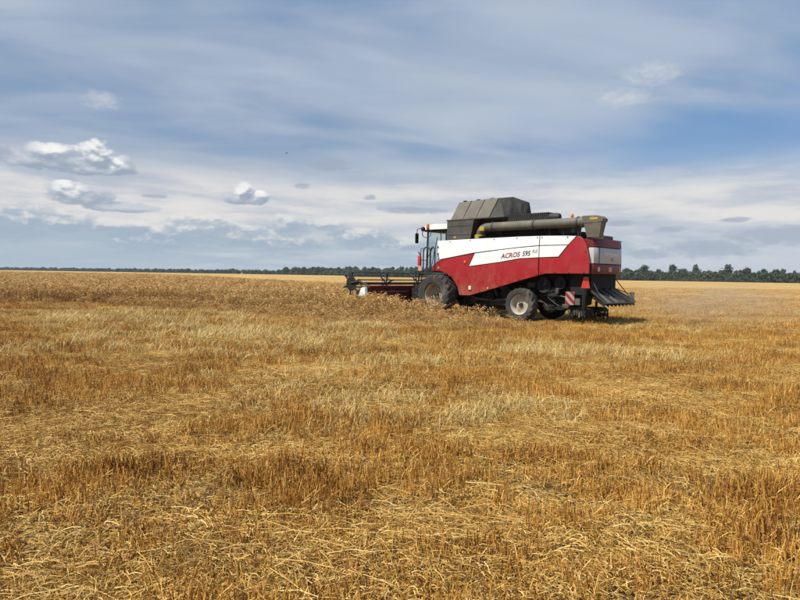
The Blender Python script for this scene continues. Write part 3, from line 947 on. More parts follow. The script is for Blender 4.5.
def make_combine():
    root = empty('combine_harvester', MO, MA)
    tag(root, 'red and white combine harvester cutting wheat, dark grain tank and auger folded back', 'combine harvester')
    # --- core under the panels
    c = MB()
    c.box((2.95, 0, 2.62), (6.7, 2.36, 1.20), 0.04)
    c.prism([(-0.25, 2.1), (0.5, 1.0), (1.6, 0.75), (3.3, 0.95), (4.4, 1.25), (6.2, 1.35), (6.4, 2.1)], -0.78, 0.78)
    c.prism([(0.45, 1.95), (0.62, 0.62), (2.0, 0.36), (3.1, 0.36), (3.3, 0.85), (4.5, 0.85), (4.65, 0.45), (5.4, 0.50), (5.9, 0.70), (6.1, 1.95)], -0.70, 0.70)  # lower belly added to deepen the shade under the machine
    c.box((5.2, 0, 1.5), (1.5, 1.5, 0.9), 0.03)
    c.build('chassis', 'deep_black', root)
    # --- side panels, left as seen and right mirrored
    W1 = [(-0.42, 3.29), (-0.38, 2.45), (1.63, 2.74), (2.89, 2.845), (3.8, 2.92), (4.70, 2.972), (4.70, 3.33), (3.82, 3.335), (1.6, 3.315)]
    W2 = [(4.735, 3.33), (4.735, 2.975), (5.93, 2.965), (6.25, 3.29)]
    S1 = [(1.655, 2.70), (1.37, 2.17), (2.9, 2.335), (3.84, 2.475), (4.70, 2.505), (4.70, 2.940), (3.8, 2.89), (2.89, 2.815)]
    S2 = [(4.735, 2.945), (4.735, 2.507), (5.55, 2.525), (5.90, 2.935)]
    R1 = [(-0.375, 2.415), (-0.69, 2.17), (-0.67, 1.97), (-0.08, 1.93), (0.18, 1.84), (0.38, 1.71), (0.56, 1.53), (0.68, 1.34), (0.78, 1.12), (0.83, 0.93), (1.36, 0.935), (2.1, 1.12), (2.93, 1.345), (3.9, 1.61),
          (4.70, 1.815), (4.70, 2.475), (3.84, 2.445), (2.9, 2.305), (1.325, 2.135), (1.60, 2.69), (0.6, 2.555)]
    R2 = [(4.735, 2.477), (4.735, 1.825), (4.98, 1.885), (5.3, 1.895), (6.78, 1.90), (6.79, 2.30), (6.745, 2.62), (6.66, 2.93), (6.55, 3.12), (6.42, 3.245), (6.285, 3.275), (5.93, 2.92), (5.57, 2.495)]
    for side in (-1, 1):
        for nm, poly, mat, lift in (('upper_panel', W1, 'white_paint', 0.0), ('upper_panel', W2, 'white_paint', 0.0), ('stripe_panel', S1, 'white_paint', 0.004), ('stripe_panel', S2, 'white_paint', 0.004),
                                    ('side_panel', R1, 'red_paint', 0.0), ('side_panel', R2, 'red_paint', 0.0)):
            plate(nm, poly, mat, root, side=side, lift=lift)
    # small fittings on the left panels
    for (x_, z_, d, mat, nm) in ((-0.30, 2.10, 0.09, 'cream_lens', 'marker_lamp'), (1.42, 1.26, 0.13, 'cream_lens', 'reflector'), (1.17, 2.36, 0.10, 'orange_lens', 'reflector'), (2.35, 1.27, 0.05, 'cream_lens', 'latch'), (-0.36, 3.02, 0.05, 'black_metal', 'latch'), (-0.34, 2.72, 0.05, 'black_metal', 'latch')):
        g = MB(); hh = d * (1.7 if nm == 'latch' and mat == 'black_metal' else 1.25)
        g.box((x_, -1.325 - bulge(x_, z_), z_), (d, 0.03, hh), 0.008); g.build(nm, mat, root)
    for (x_, z_) in ((0.3, 3.24), (1.4, 3.26), (2.6, 3.28), (3.7, 3.285), (4.62, 3.285), (4.82, 3.285), (5.9, 3.25), (-0.33, 2.50), (0.95, 1.02), (1.9, 1.13), (2.9, 1.42), (3.8, 1.66), (4.62, 1.88), (5.4, 1.96), (6.0, 1.96), (6.6, 1.97), (4.82, 1.95), (0.45, 1.78), (0.75, 1.3), (6.62, 2.7)):
        g = MB(); g.lathe([(0, -1.338 - bulge(x_, z_)), (0.014, -1.337 - bulge(x_, z_)), (0.022, -1.325 - bulge(x_, z_)), (0.022, -1.29)], (x_, 0, z_), 'y', 8); g.build('bolt', 'galvanised', root)
    text_mesh('lettering', 'ACROS', 0.27, 'letter_red', root, (2.98, 2.475), 0.085, shear=0.2, squash=1.0)
    text_mesh('lettering', '595', 0.27, 'letter_black', root, (3.97, 2.562), 0.06, shear=0.2, squash=0.9)
    text_mesh('lettering', 'PLUS', 0.17, 'letter_grey', root, (4.42, 2.68), 0.05, shear=0.2, squash=0.62)
    # --- rear hood
    def hood_ring(sc=1.0, off=0.0):
        base = [(6.30, 1.16), (6.70, 1.20), (6.84, 1.15), (6.91, 1.02), (6.94, 0.55), (6.95, 0.0)]
        pts = [(x_ + off, -y_ * sc - (off if x_ < 6.85 else 0) * 0.9) for x_, y_ in base] + [(x_ + off, y_ * sc + (off if x_ < 6.85 else 0) * 0.9) for x_, y_ in reversed(base[:-1])]
        return pts

    def hood(name, z0, z1, mat, off, slope=0.0, skip=0):
        ring = hood_ring(1.0, off)
        ring = ring[skip:len(ring) - skip]
        n = len(ring); g = MB()
        inn = [(min(x_ - 0.05, 6.88), y_ * 0.955) for x_, y_ in ring]
        vs_ = []
        for z_, sh in ((z0, 0.0), (z0 + 0.02, 0.012), (z1 - 0.02, 0.012 - slope), (z1, -slope)):
            vs_ += [(x_ + sh, y_, z_) for x_, y_ in ring]
        vs_ += [(x_, y_, z0) for x_, y_ in inn] + [(x_ - slope, y_, z1) for x_, y_ in inn]
        fs = []
        for L_ in range(3):
            for k in range(n - 1): fs.append((L_ * n + k, L_ * n + k + 1, (L_ + 1) * n + k + 1, (L_ + 1) * n + k))
        for k in range(n - 1):
            fs.append((k, 4 * n + k, 4 * n + k + 1, k + 1)); fs.append((3 * n + k, 3 * n + k + 1, 5 * n + k + 1, 5 * n + k)); fs.append((4 * n + k, 5 * n + k, 5 * n + k + 1, 4 * n + k + 1))
        for k in (0, n - 1): fs.append((k, n + k, 2 * n + k, 3 * n + k, 5 * n + k, 4 * n + k))
        g.add(vs_, fs)
        return g.build(name, mat, root)
    hd = hood('rear_hood', 1.90, 2.255, 'dark_and_shaded_red', 0.0)  # same red as the sides, with the rear's shade put into the colour
    hood('rear_hood', 2.88, 3.19, 'dark_and_shaded_red', 0.0, 0.04)
    pn = hood('rear_panel', 2.28, 2.855, 'shaded_white_panel', 0.012, 0.015, 1)
    g = MB(); g.box((6.5, 0, 3.17), (0.75, 2.26, 0.04), 0.01); g.build('hood_top', 'dark_and_shaded_red', root)
    g = MB(); g.box((6.4, 0, 2.5), (0.9, 2.1, 1.15), 0.02); g.build('hood_core', 'deep_black', root)
    text_mesh('lettering', 'ROSTSELMASH', 0.155, 'letter_white', pn, (6.977, 2.565, -0.55), face='rear', squash=1.12)
    g = MB(); g.prism([(0.02, 2.50), (0.10, 2.36), (0.18, 2.50), (0.10, 2.44)], 6.97, 6.985, 'x'); g.build('emblem', 'red_lens', pn)
    g = MB(); g.box((6.968, -0.93, 2.565), (0.012, 0.025, 0.55)); g.build('seam', 'deep_black', pn)
    for y_ in (-0.88, 0.0, 0.88):
        g = MB(); g.box((6.955 - abs(y_) * 0.02, y_, 2.07), (0.03, 0.13 if y_ else 0.26, 0.17), 0.008); g.build('reflector', 'pink_lens', hd)
    g = MB(); g.box((6.5, 0.25, 3.27), (0.5, 0.8, 0.16), 0.03); g.build('intake_cover', 'tank_steel', root)
    g = MB()                                               # black lower hood over the chopper
    g.prism([(5.9, 1.90), (6.72, 1.90), (6.72, 1.35), (6.45, 1.12), (5.9, 1.12)], -1.02, 1.02)
    g.build('chopper_housing', 'deep_black', root)
    # straw spreader tail with vanes
    g = MB()
    A, Bq = (6.60, 1.36), (7.42, 0.86)
    g.hexa([(A[0], -1.02, A[1] - .03), (Bq[0], -1.30, Bq[1] - .03), (Bq[0], 1.30, Bq[1] - .03), (A[0], 1.02, A[1] - .03), (A[0], -1.02, A[1]), (Bq[0], -1.30, Bq[1]), (Bq[0], 1.30, Bq[1]), (A[0], 1.02, A[1])])
    sp = g.build('straw_spreader', 'galvanised', root)
    for k in range(9):
        f_ = -1 + 2 * k / 8
        y0_, y1_ = f_ * 0.95, f_ * 1.26
        g = MB(); g.hexa([(A[0], y0_ - .012, A[1] + .0), (Bq[0], y1_ - .012, Bq[1]), (Bq[0], y1_ + .012, Bq[1]), (A[0], y0_ + .012, A[1]),
                          (A[0], y0_ - .012, A[1] + .07), (Bq[0], y1_ - .012, Bq[1] + .05), (Bq[0], y1_ + .012, Bq[1] + .05), (A[0], y0_ + .012, A[1] + .07)])
        g.build('vane', 'steel_rail' if k % 2 else 'black_metal', sp)
        g = MB(); g.hexa([(6.75, y0_ - .01, 1.0), (Bq[0] - .03, y1_ - .01, 0.70), (Bq[0] - .03, y1_ + .01, 0.70), (6.75, y0_ + .01, 1.0),
                          (6.75, y0_ - .01, 1.235), (Bq[0] - .03, y1_ - .01, .835), (Bq[0] - .03, y1_ + .01, .835), (6.75, y0_ + .01, 1.235)])
        g.build('vane', 'black_metal', sp)
    for s_ in (-1, 1):
        g = MB(); g.tube([(6.7, s_ * 1.0, 1.75), (7.2, s_ * 1.2, 1.05)], 0.02, 6); g.build('strut', 'black_metal', sp)
    # chaff spreaders: two skirted discs
    for s_ in (-1, 1):
        g = MB(); g.lathe([(0, 0.64), (0.36, 0.62), (0.42, 0.58), (0.42, 0.46), (0.38, 0.46), (0.38, 0.56), (0.1, 0.58), (0.1, 0.40), (0, 0.40)], (6.15, s_ * 0.62, 0), 'z', 20)
        d_ = g.build('chaff_spreader', 'black_metal', root)
        for k in range(6):
            a = 2 * PI * k / 6 + 0.3
            g = MB(); g.box((6.15 + 0.26 * math.cos(a), s_ * 0.62 + 0.26 * math.sin(a), 0.32), (0.42, 0.03, 0.12), 0, Matrix.Rotation(a, 3, 'Z')); g.build('blade', 'black_metal', d_)
        g = MB(); g.tube([(6.15, s_ * .62, .6), (6.15, s_ * .62, 1.2)], 0.05, 8); g.build('shaft', 'black_metal', d_)
        # torn rubber skirt
        rg = random.Random(40 + s_)
        for k in range(30):
            a = 2 * PI * k / 30
            l = rg.uniform(0.05, 0.30)
            g = MB(); g.box((6.15 + 0.44 * math.cos(a), s_ * .62 + .44 * math.sin(a), 0.48 - l / 2), (0.012, rg.uniform(0.03, 0.09), l + .12), 0, Matrix.Rotation(a + rg.uniform(-.5, .5), 3, 'Z') @ Matrix.Rotation(rg.uniform(-.5, .3), 3, 'Y')); g.build('skirt_flap', 'rubber', d_)
    # warning boards
    for (x_, y_, sx, sy) in ((5.96, -1.16, 0.37, 0.02), (7.18, 1.50, 0.02, 0.44)):
        g = MB(); g.box((x_, y_, 0.975), (sx, sy, 0.49), 0.006); w_ = g.build('warning_board', 'stripe_board', root)
        g = MB()
        if sx > sy:
            g.tube([(x_, y_ + .03, 0.95), (x_ + .1, -0.9, 1.25)], 0.02, 6); g.tube([(x_, y_ + .03, 1.1), (x_ + .1, -0.9, 1.3)], 0.02, 6)
        else:
            g.tube([(x_ - .02, y_, 0.95), (7.0, 1.1, 1.05)], 0.02, 6); g.tube([(x_ - .02, y_ - .1, 1.15), (6.7, 1.0, 1.35)], 0.02, 6)
        g.build('bracket', 'black_metal', w_)
    g = MB(); g.box((6.26, -1.14, 0.86), (0.20, 0.02, 0.24), 0.005); g.build('number_plate', 'auger_paint', root)
    g = MB(); g.prism([(6.40, 1.37), (6.74, 1.37), (6.66, 1.79), (6.50, 1.79)], -1.17, -1.13); g.build('rear_lamp', 'red_lens', root)
    g = MB(); g.tube([(6.56, -1.12, 1.36), (6.52, -1.12, 0.9), (6.50, -1.05, 0.55)], [0.10, 0.10, 0.08], 8); g.box((6.56, -1.05, 1.5), (0.2, 0.12, 0.5), 0.02); g.build('lamp_post', 'deep_black', root)
    # --- wheels
    for s_ in (-1, 1):
        wheel(root, (-0.33, s_ * 1.38, 0.92), 0.92, 0.68, 20, s_, 0.50, 'rim_brown')
        wheel(root, (3.90, s_ * 1.20, 0.66), 0.66, 0.46, 18, s_, 0.40, 'rim_paint')
    g = MB(); g.box((-0.33, 0, 0.92), (0.34, 2.1, 0.34), 0.04); g.build('front_axle', 'black_metal', root)
    g = MB(); g.box((3.90, 0, 0.70), (0.26, 1.9, 0.22), 0.03); g.tube([(3.9, 0, 0.7), (3.9, 0, 1.2)], 0.16, 10); g.build('rear_axle', 'black_metal', root)
    # --- belts, pulleys, boxes under the left side
    for (x_, z_, r_) in ((1.65, 1.28, 0.30), (2.45, 1.55, 0.22), (3.05, 1.05, 0.26), (4.75, 1.45, 0.30), (5.45, 1.55, 0.24), (2.25, 0.92, 0.18)):
        g = MB(); g.lathe([(0.0, -1.02), (0.06, -1.02), (0.07, -0.97), (r_ * .85, -0.97), (r_, -1.0), (r_, -0.90), (r_ * .85, -0.92), (0.06, -.88), (0.06, -0.75), (0, -.75)], (x_, 0, z_), 'y', 24)
        g.build('pulley', 'deep_black', root)
    for (a_, b_, ra, rb) in (((1.65, 1.28), (2.45, 1.55), .30, .22), ((2.45, 1.55), (3.05, 1.05), .20, .24), ((4.75, 1.45), (5.45, 1.55), .30, .24)):
        d_ = Vector((b_[0] - a_[0], 0, b_[1] - a_[1])).normalized(); nrm = Vector((-d_.z, 0, d_.x))
        for s_ in (-1, 1):
            g = MB()
            p0 = Vector((a_[0], -0.95, a_[1])) + nrm * ra * s_; p1 = Vector((b_[0], -0.95, b_[1])) + nrm * rb * s_
            g.hexa([p0 + Vector((0, -.03, 0)), p1 + Vector((0, -.03, 0)), p1 + Vector((0, .03, 0)), p0 + Vector((0, .03, 0)), p0 + Vector((0, -.03, .015)), p1 + Vector((0, -.03, .015)), p1 + Vector((0, .03, .015)), p0 + Vector((0, .03, .015))])
            g.build('drive_belt', 'rubber', root)
    g = MB(); g.box((2.75, -0.62, 0.72), (1.3, 0.5, 0.34), 0.05); g.build('sieve_box', 'black_metal', root)
    g = MB(); g.tube([(0.9, -0.9, 1.0), (1.6, -0.95, 0.8), (2.4, -0.95, 0.75), (3.2, -0.9, 0.85)], 0.035, 8); g.build('hydraulic_pipe', 'galvanised', root)
    g = MB(); g.tube([(5.0, -0.88, 1.0), (5.4, -0.9, 1.05), (5.9, -0.9, 0.95)], 0.03, 8); g.build('hydraulic_pipe', 'galvanised', root)
    g = MB(); g.box((5.1, -0.85, 1.2), (0.5, 0.16, 0.4), 0.03); g.build('gear_case', 'black_metal', root)
    rg = random.Random(21)
    for k in range(26):
        x_, z_ = rg.uniform(0.95, 5.9), rg.uniform(0.55, 1.65)
        if abs(x_ - 3.9) < 0.75 and z_ < 1.3: z_ += 0.6
        z_ = min(z_, 0.95 + 0.22 * x_)
        y_ = rg.uniform(-1.05, -0.74)
        if rg.random() < 0.5:
            d_ = Vector((rg.uniform(-.6, .6), rg.uniform(-.1, .1), rg.uniform(-.35, .35)))
            g = MB(); g.tube([(x_, y_, z_), (x_ + d_.x * .5, y_ + d_.y, z_ + d_.z * .5 + rg.uniform(-.06, .06)), (x_ + d_.x, y_, z_ + d_.z)], rg.uniform(0.012, 0.03), 6)
            g.build('linkage', rg.choice(['black_metal', 'black_metal', 'tank_steel', 'dark_and_shaded_red']), root)
        else:
            g = MB(); g.box((x_, y_, z_), (rg.uniform(.08, .35), rg.uniform(.04, .12), rg.uniform(.06, .25)), 0.012, Matrix.Rotation(rg.uniform(-.5, .5), 3, 'Y'))
            g.build('mounting', rg.choice(['black_metal', 'deep_black', 'tank_steel']), root)
    # --- engine deck
    g = MB(); g.box((3.9, 0.15, 3.55), (2.6, 1.9, 0.62), 0.04); en = g.build('engine_cover', 'deep_black', root)
    g = MB(); g.box((5.75, 0.1, 3.36), (1.0, 1.7, 0.22), 0.04); g.build('rear_deck', 'deep_black', root)
    g = MB(); g.box((3.8, -0.55, 4.02), (2.1, 0.7, 0.22), 0.03); rad = g.build('radiator', 'black_metal', root)
    for k in range(26):
        x_ = 2.72 + 2.05 * k / 25
        g = MB(); g.box((x_, -0.72, 4.13), (0.028, 0.42, 0.30), 0.0, Matrix.Rotation(0.25, 3, 'Y')); g.build('fin', 'tank_steel', rad)
    g = MB(); g.lathe([(0, 4.72), (0.15, 4.72), (0.17, 4.76), (0.17, 5.12), (0.13, 5.24), (0, 5.28)], (0, -0.75, 4.07), 'x', 16); g.build('air_cleaner', 'black_metal', root)
    g = MB(); g.tube([(5.5, -0.2, 3.4), (5.5, -0.2, 4.0)], 0.07, 10); g.build('exhaust', 'black_metal', root)
    for x_, y_ in ((5.78, -0.80),):
        g = MB(); g.tube([(x_, y_, 3.5), (x_, y_, 4.04)], 0.02, 6); b_ = g.build('beacon_post', 'black_metal', root)
        g = MB(); g.lathe([(0, 4.03), (0.055, 4.03), (0.06, 4.05), (0.05, 4.14), (0.025, 4.17), (0, 4.17)], (x_, y_, 0), 'z', 12); g.build('beacon_lens', 'orange_lens', b_)
    g = MB()
    for z_ in (3.62, 3.88): g.tube([(4.9, -1.1, z_), (6.35, -1.1, z_ - 0.06)], 0.014, 6)
    for x_ in (5.0, 5.6, 6.3): g.tube([(x_, -1.1, 3.30), (x_, -1.1, 3.86)], 0.016, 6)
    g.build('deck_railing', 'black_metal', root)
    # --- grain tank
    g = MB()
    g.prism([(-0.04, 3.30), (1.24, 3.30), (1.42, 4.10), (1.44, 4.17), (-0.03, 4.17)], -1.15, 1.15)
    tk = g.build('grain_tank', 'tank_steel', root)
    g = MB(); g.prism([(1.2, 3.30), (2.95, 3.30), (2.95, 4.17), (1.44, 4.17)], -0.68, 1.12); g.build('tank_back', 'black_metal', tk)
    g = MB(); g.box((1.45, 0, 4.185), (3.06, 2.34, 0.05), 0.012); g.build('tank_rim', 'tank_steel', tk)
    g = MB(); g.box((0.62, -1.157, 3.93), (1.2, 0.012, 0.04), 0.003); g.box((0.62, -1.157, 3.55), (1.2, 0.012, 0.04), 0.003); g.build('rib', 'tank_steel', tk)
    g = MB(); g.box((0.42, -1.155, 3.43), (0.12, 0.012, 0.09), 0.003); g.build('sticker', 'yellow_paint', tk)
    # raised cover: three flaps on each side, cloth corners at the rear
    def flap(f0, f1, s_, mat):
        b0, b1 = Vector((0.10, s_ * 1.06, 4.21)), Vector((2.16, s_ * 1.06, 4.22))
        t0, t1 = Vector((0.24, s_ * 0.66, 4.99)), Vector((2.34, s_ * 0.66, 5.03))
        def L_(a_, b_, f_): return a_ + (b_ - a_) * f_
        p = [L_(b0, b1, f0), L_(b0, b1, f1), L_(t0, t1, f1), L_(t0, t1, f0)]
        nn_ = (p[1] - p[0]).cross(p[3] - p[0]).normalized() * 0.02
        # a slight pillow in the sheet
        N_ = 6; vs_ = []
        for lay in (1, -1):
            for i in range(N_ + 1):
                for j in range(N_ + 1):
                    a_, b_ = i / N_, j / N_
                    q = (p[0] * (1 - a_) + p[1] * a_) * (1 - b_) + (p[3] * (1 - a_) + p[2] * a_) * b_
                    vs_.append(q + nn_ * lay - nn_ * s_ * (-1) * 0.0 + Vector((0, s_, 0.5)) * 0.035 * math.sin(PI * a_) * math.sin(PI * b_) * (1 if mat != 'x' else 0))
        M_ = (N_ + 1) ** 2
        fs = []
        for i in range(N_):
            for j in range(N_):
                q = (i * (N_ + 1) + j, (i + 1) * (N_ + 1) + j, (i + 1) * (N_ + 1) + j + 1, i * (N_ + 1) + j + 1)
                fs.append(q); fs.append(tuple(M_ + k for k in reversed(q)))
        for i in range(N_):
            for (a_, b_) in (((i) * (N_ + 1), (i + 1) * (N_ + 1)), ((i) * (N_ + 1) + N_, (i + 1) * (N_ + 1) + N_), (i, i + 1), (N_ * (N_ + 1) + i, N_ * (N_ + 1) + i + 1)):
                fs.append((a_, b_, M_ + b_, M_ + a_))
        g_ = MB(); g_.add(vs_, fs)
        return g_.build('cover_flap', mat, tk)
    for s_ in (-1, 1):
        for k in range(3): flap(k / 3 + 0.008, (k + 1) / 3 - 0.008, s_, 'tarp')
        for k in (1, 2):
            f_ = k / 3
            g = MB(); g.tube([(0.10 + 2.06 * f_, s_ * 1.075, 4.21), (0.24 + 2.10 * f_, s_ * 0.675, 5.02)], 0.022, 6); g.build('cover_bar', 'black_metal', tk)
    def sheet(name, pts, mat, sag=0.0, seed=1):
        """cloth stretched over four corners, creased"""
        p = [Vector(q) for q in pts]; N_ = 12; rg = random.Random(seed)
        nn_ = (p[1] - p[0]).cross(p[3] - p[0]).normalized()
        vs_ = []
        for lay in (0, 1):
            for i in range(N_ + 1):
                for j in range(N_ + 1):
                    a_, b_ = i / N_, j / N_
                    q = (p[0] * (1 - a_) + p[1] * a_) * (1 - b_) + (p[3] * (1 - a_) + p[2] * a_) * b_
                    w_ = math.sin(PI * a_) * math.sin(PI * b_)
                    cr = 0.03 * math.sin(7 * a_ + 4 * b_ + seed) + 0.02 * math.sin(13 * a_ - 9 * b_ + 2 * seed)
                    vs_.append(q + nn_ * (w_ * (sag + cr) + lay * 0.01))
        M_ = (N_ + 1) ** 2; fs = []
        for i in range(N_):
            for j in range(N_):
                q = (i * (N_ + 1) + j, (i + 1) * (N_ + 1) + j, (i + 1) * (N_ + 1) + j + 1, i * (N_ + 1) + j + 1)
                fs.append(q); fs.append(tuple(M_ + k for k in reversed(q)))
        for i in range(N_):
            for (a_, b_) in (((i) * (N_ + 1), (i + 1) * (N_ + 1)), ((i) * (N_ + 1) + N_, (i + 1) * (N_ + 1) + N_), (i, i + 1), (N_ * (N_ + 1) + i, N_ * (N_ + 1) + i + 1)):
                fs.append((a_, b_, M_ + b_, M_ + a_))
        g_ = MB(); g_.add(vs_, fs)
        return g_.build(name, mat, tk, 50)
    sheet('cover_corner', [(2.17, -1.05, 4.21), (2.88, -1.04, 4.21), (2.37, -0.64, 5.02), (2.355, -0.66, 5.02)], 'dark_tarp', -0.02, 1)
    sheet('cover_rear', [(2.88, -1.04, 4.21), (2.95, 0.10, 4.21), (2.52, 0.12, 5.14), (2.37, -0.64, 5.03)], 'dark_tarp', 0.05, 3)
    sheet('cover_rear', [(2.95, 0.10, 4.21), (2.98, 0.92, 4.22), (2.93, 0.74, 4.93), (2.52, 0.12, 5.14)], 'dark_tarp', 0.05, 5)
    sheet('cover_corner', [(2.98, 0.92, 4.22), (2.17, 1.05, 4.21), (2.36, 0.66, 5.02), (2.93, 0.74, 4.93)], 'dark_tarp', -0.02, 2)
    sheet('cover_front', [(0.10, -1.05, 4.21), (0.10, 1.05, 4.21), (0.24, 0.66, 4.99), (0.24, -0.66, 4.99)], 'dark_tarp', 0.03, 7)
    sheet('cover_top', [(0.24, -0.66, 4.99), (2.355, -0.66, 5.02), (2.36, 0.66, 5.02), (0.24, 0.66, 4.99)], 'tarp', 0.04, 8)
    sheet('cover_top', [(2.36, -0.65, 5.025), (2.52, 0.12, 5.135), (2.92, 0.74, 4.94), (2.36, 0.65, 5.02)], 'dark_tarp', 0.01, 9)
    for k in range(3):
        x_ = 0.55 + k * 0.72
        g = MB(); g.box((x_, -0.64, 5.035), (0.18, 0.08, 0.05), 0.015); g.build('hinge', 'black_metal', tk)
    g = MB()
    rg = random.Random(3)
    for k in range(14):
        x_ = 2.05 + k * 0.07
        g.tube([(x_, -1.10, 4.21), (x_ + .01, -1.12, 4.10)], 0.012, 5)
    g.build('tie_strap', 'galvanised', tk)
    # --- unloading auger
    pts = [(1.68, -1.02, 3.30), (1.70, -1.05, 3.50), (1.76, -1.08, 3.64), (1.88, -1.10, 3.75), (2.05, -1.10, 3.80)]
    g = MB(); g.tube(pts, [0.17, 0.17, 0.17, 0.17, 0.17], 16); el_ = g.build('auger_elbow', 'auger_paint', root)
    g = MB(); g.lathe([(0.0, 2.03), (0.17, 2.03), (0.175, 2.40), (0.185, 2.42), (0.185, 6.3), (0.205, 6.32), (0.205, 6.45), (0.19, 6.47), (0.19, 6.8), (0, 6.8)], (0, -1.10, 3.795), 'x', 24)
    au = g.build('unloading_auger', 'auger_paint', root)
    for x_ in (2.42, 4.35, 6.2):
        g = MB(); g.lathe([(0.18, x_ - 0.03), (0.215, x_ - 0.03), (0.215, x_ + 0.03), (0.18, x_ + 0.03)], (0, -1.10, 3.795), 'x', 20); g.build('flange', 'tank_steel', au)
    g = MB(); g.lathe([(0.165, 3.44), (0.225, 3.44), (0.225, 3.50), (0.165, 3.50)], (1.69, -1.04, 0), 'z', 18); g.build('flange', 'yellow_paint', el_)
    g = MB(); g.box((1.93, -1.26, 3.72), (0.26, 0.06, 0.18), 0.02); g.box((1.66, -1.22, 3.40), (0.22, 0.06, 0.14), 0.02); g.build('gear_guard', 'yellow_paint', el_)
    g = MB()                                               # spout
    g.hexa([(6.62, -1.24, 3.22), (7.08, -1.24, 3.22), (7.08, -0.96, 3.22), (6.62, -0.96, 3.22), (6.50, -1.30, 3.74), (7.18, -1.30, 3.76), (7.18, -0.90, 3.76), (6.50, -0.90, 3.74)])
    g.build('spout_chute', 'auger_paint', au)
    g = MB(); g.prism([(6.45, 3.74), (7.22, 3.765), (7.23, 3.87), (7.12, 3.965), (6.95, 3.995), (6.45, 4.0)], -1.31, -0.89); g.build('spout_hood', 'auger_paint', au)
    g = MB(); g.box((6.90, -1.316, 3.88), (0.30, 0.014, 0.09), 0.004); g.build('wear_plate', 'yellow_paint', au)
    g = MB(); g.tube([(6.2, -1.1, 3.25), (6.2, -1.1, 3.62)], 0.03, 6); g.build('auger_rest', 'black_metal', root)
    # --- cab
    g = MB()
    for (x_, y_) in ((-0.30, -0.86), (-0.30, 0.86), (-1.50, -0.80), (-1.50, 0.80)):
        g.tube([(x_, y_, 2.0), (x_ + (0.05 if x_ < -1 else 0), y_, 3.84)], 0.045, 6)
    g.box((-0.9, 0, 1.98), (1.35, 1.85, 0.14), 0.03); g.box((-0.9, 0, 3.80), (1.40, 1.85, 0.07), 0.02); g.box((-0.28, 0, 2.6), (0.06, 1.7, 1.2), 0.01)
    cab = g.build('cab', 'black_metal', root)
    g = MB(); g.prism([(-1.68, 3.85), (-1.62, 3.95), (-1.42, 4.05), (-0.9, 4.09), (-0.25, 4.06), (-0.12, 3.98), (-0.12, 3.84)], -0.98, 0.98); rf = g.build('roof', 'white_paint', cab)
    g = MB(); g.box((-0.90, -0.845, 2.95), (1.14, 0.01, 1.66)); g.build('window', 'cab_glass', cab)
    g = MB(); g.box((-0.90, 0.845, 2.95), (1.14, 0.01, 1.66)); g.build('window', 'cab_glass', cab)
    g = MB(); g.box((-1.47, 0, 2.95), (0.01, 1.55, 1.66)); g.build('windscreen', 'cab_glass', cab)
    g = MB(); g.box((-0.26, 0, 3.52), (0.01, 1.6, 0.52)); g.build('window', 'cab_glass', cab)
    g = MB(); g.box((-0.70, 0, 2.45), (0.50, 0.52, 0.14), 0.05); g.box((-0.48, 0, 2.82), (0.14, 0.50, 0.70), 0.05); g.box((-0.7, 0, 2.2), (0.3, 0.3, 0.36), 0.03); g.build('seat', 'black_metal', cab)
    g = MB(); g.tube([(-1.25, 0, 2.1), (-1.10, 0, 2.72)], 0.04, 6)
    g.tube([(-1.10 + .05 * math.cos(a), 0.19 * math.sin(a), 2.74 + .15 * math.cos(a)) for a in [2 * PI * k / 14 for k in range(15)]], 0.015, 5, False); g.build('steering_column', 'black_metal', cab)
    g = MB(); g.box((-0.62, -0.86, 2.9), (0.05, 0.03, 1.7), 0.01); g.box((-1.0, -0.87, 2.75), (0.05, 0.05, 0.2), 0.01); g.build('door_frame', 'black_metal', cab)
    # mirrors, lamps and beacon round the cab roof
    for s_ in (-1, 1):
        g = MB(); g.box((-1.58, s_ * 1.42, 3.44), (0.07, 0.22, 0.46), 0.03); mr = g.build('mirror', 'deep_black', cab)
        g = MB(); g.tube([(-1.45, s_ * 0.9, 3.84), (-1.62, s_ * 1.15, 3.92), (-1.62, s_ * 1.35, 3.86), (-1.58, s_ * 1.42, 3.62)], 0.018, 6); g.build('mirror_arm', 'black_metal', mr)
        g = MB(); g.lathe([(0, -0.03), (0.07, -0.05), (0.10, -0.04), (0.10, 0.06), (0.05, 0.10), (0, 0.10)], (-1.45, s_ * 1.16, 3.87), 'x', 14); g.build('work_lamp', 'black_metal', cab)
        g = MB(); pts = [(-1.45 + 0.0, s_ * 1.16, 3.78), (-1.48, s_ * 1.17, 3.62), (-1.40, s_ * 1.14, 3.50), (-1.26, s_ * 1.08, 3.48), (-1.15, s_ * 0.99, 3.56), (-1.12, s_ * .95, 3.80)]
        g.tube(pts, 0.02, 6); g.build('lamp_bracket', 'black_metal', cab)
    g = MB(); g.tube([(-1.30, -0.99, 3.68), (-1.30, -0.99, 3.92)], 0.025, 6); bp = g.build('beacon_post', 'black_metal', cab)
    g = MB(); g.lathe([(0, 3.90), (0.08, 3.90), (0.085, 3.94), (0.075, 4.07), (0.04, 4.11), (0, 4.11)], (-1.30, -0.99, 0), 'z', 12); g.build('beacon_lens', 'orange_lens', bp)
    # --- platform, ladder and handrails on the left
    g = MB(); g.box((-0.95, -1.22, 1.93), (0.95, 0.72, 0.06), 0.01); pf = g.build('platform', 'black_metal', root)
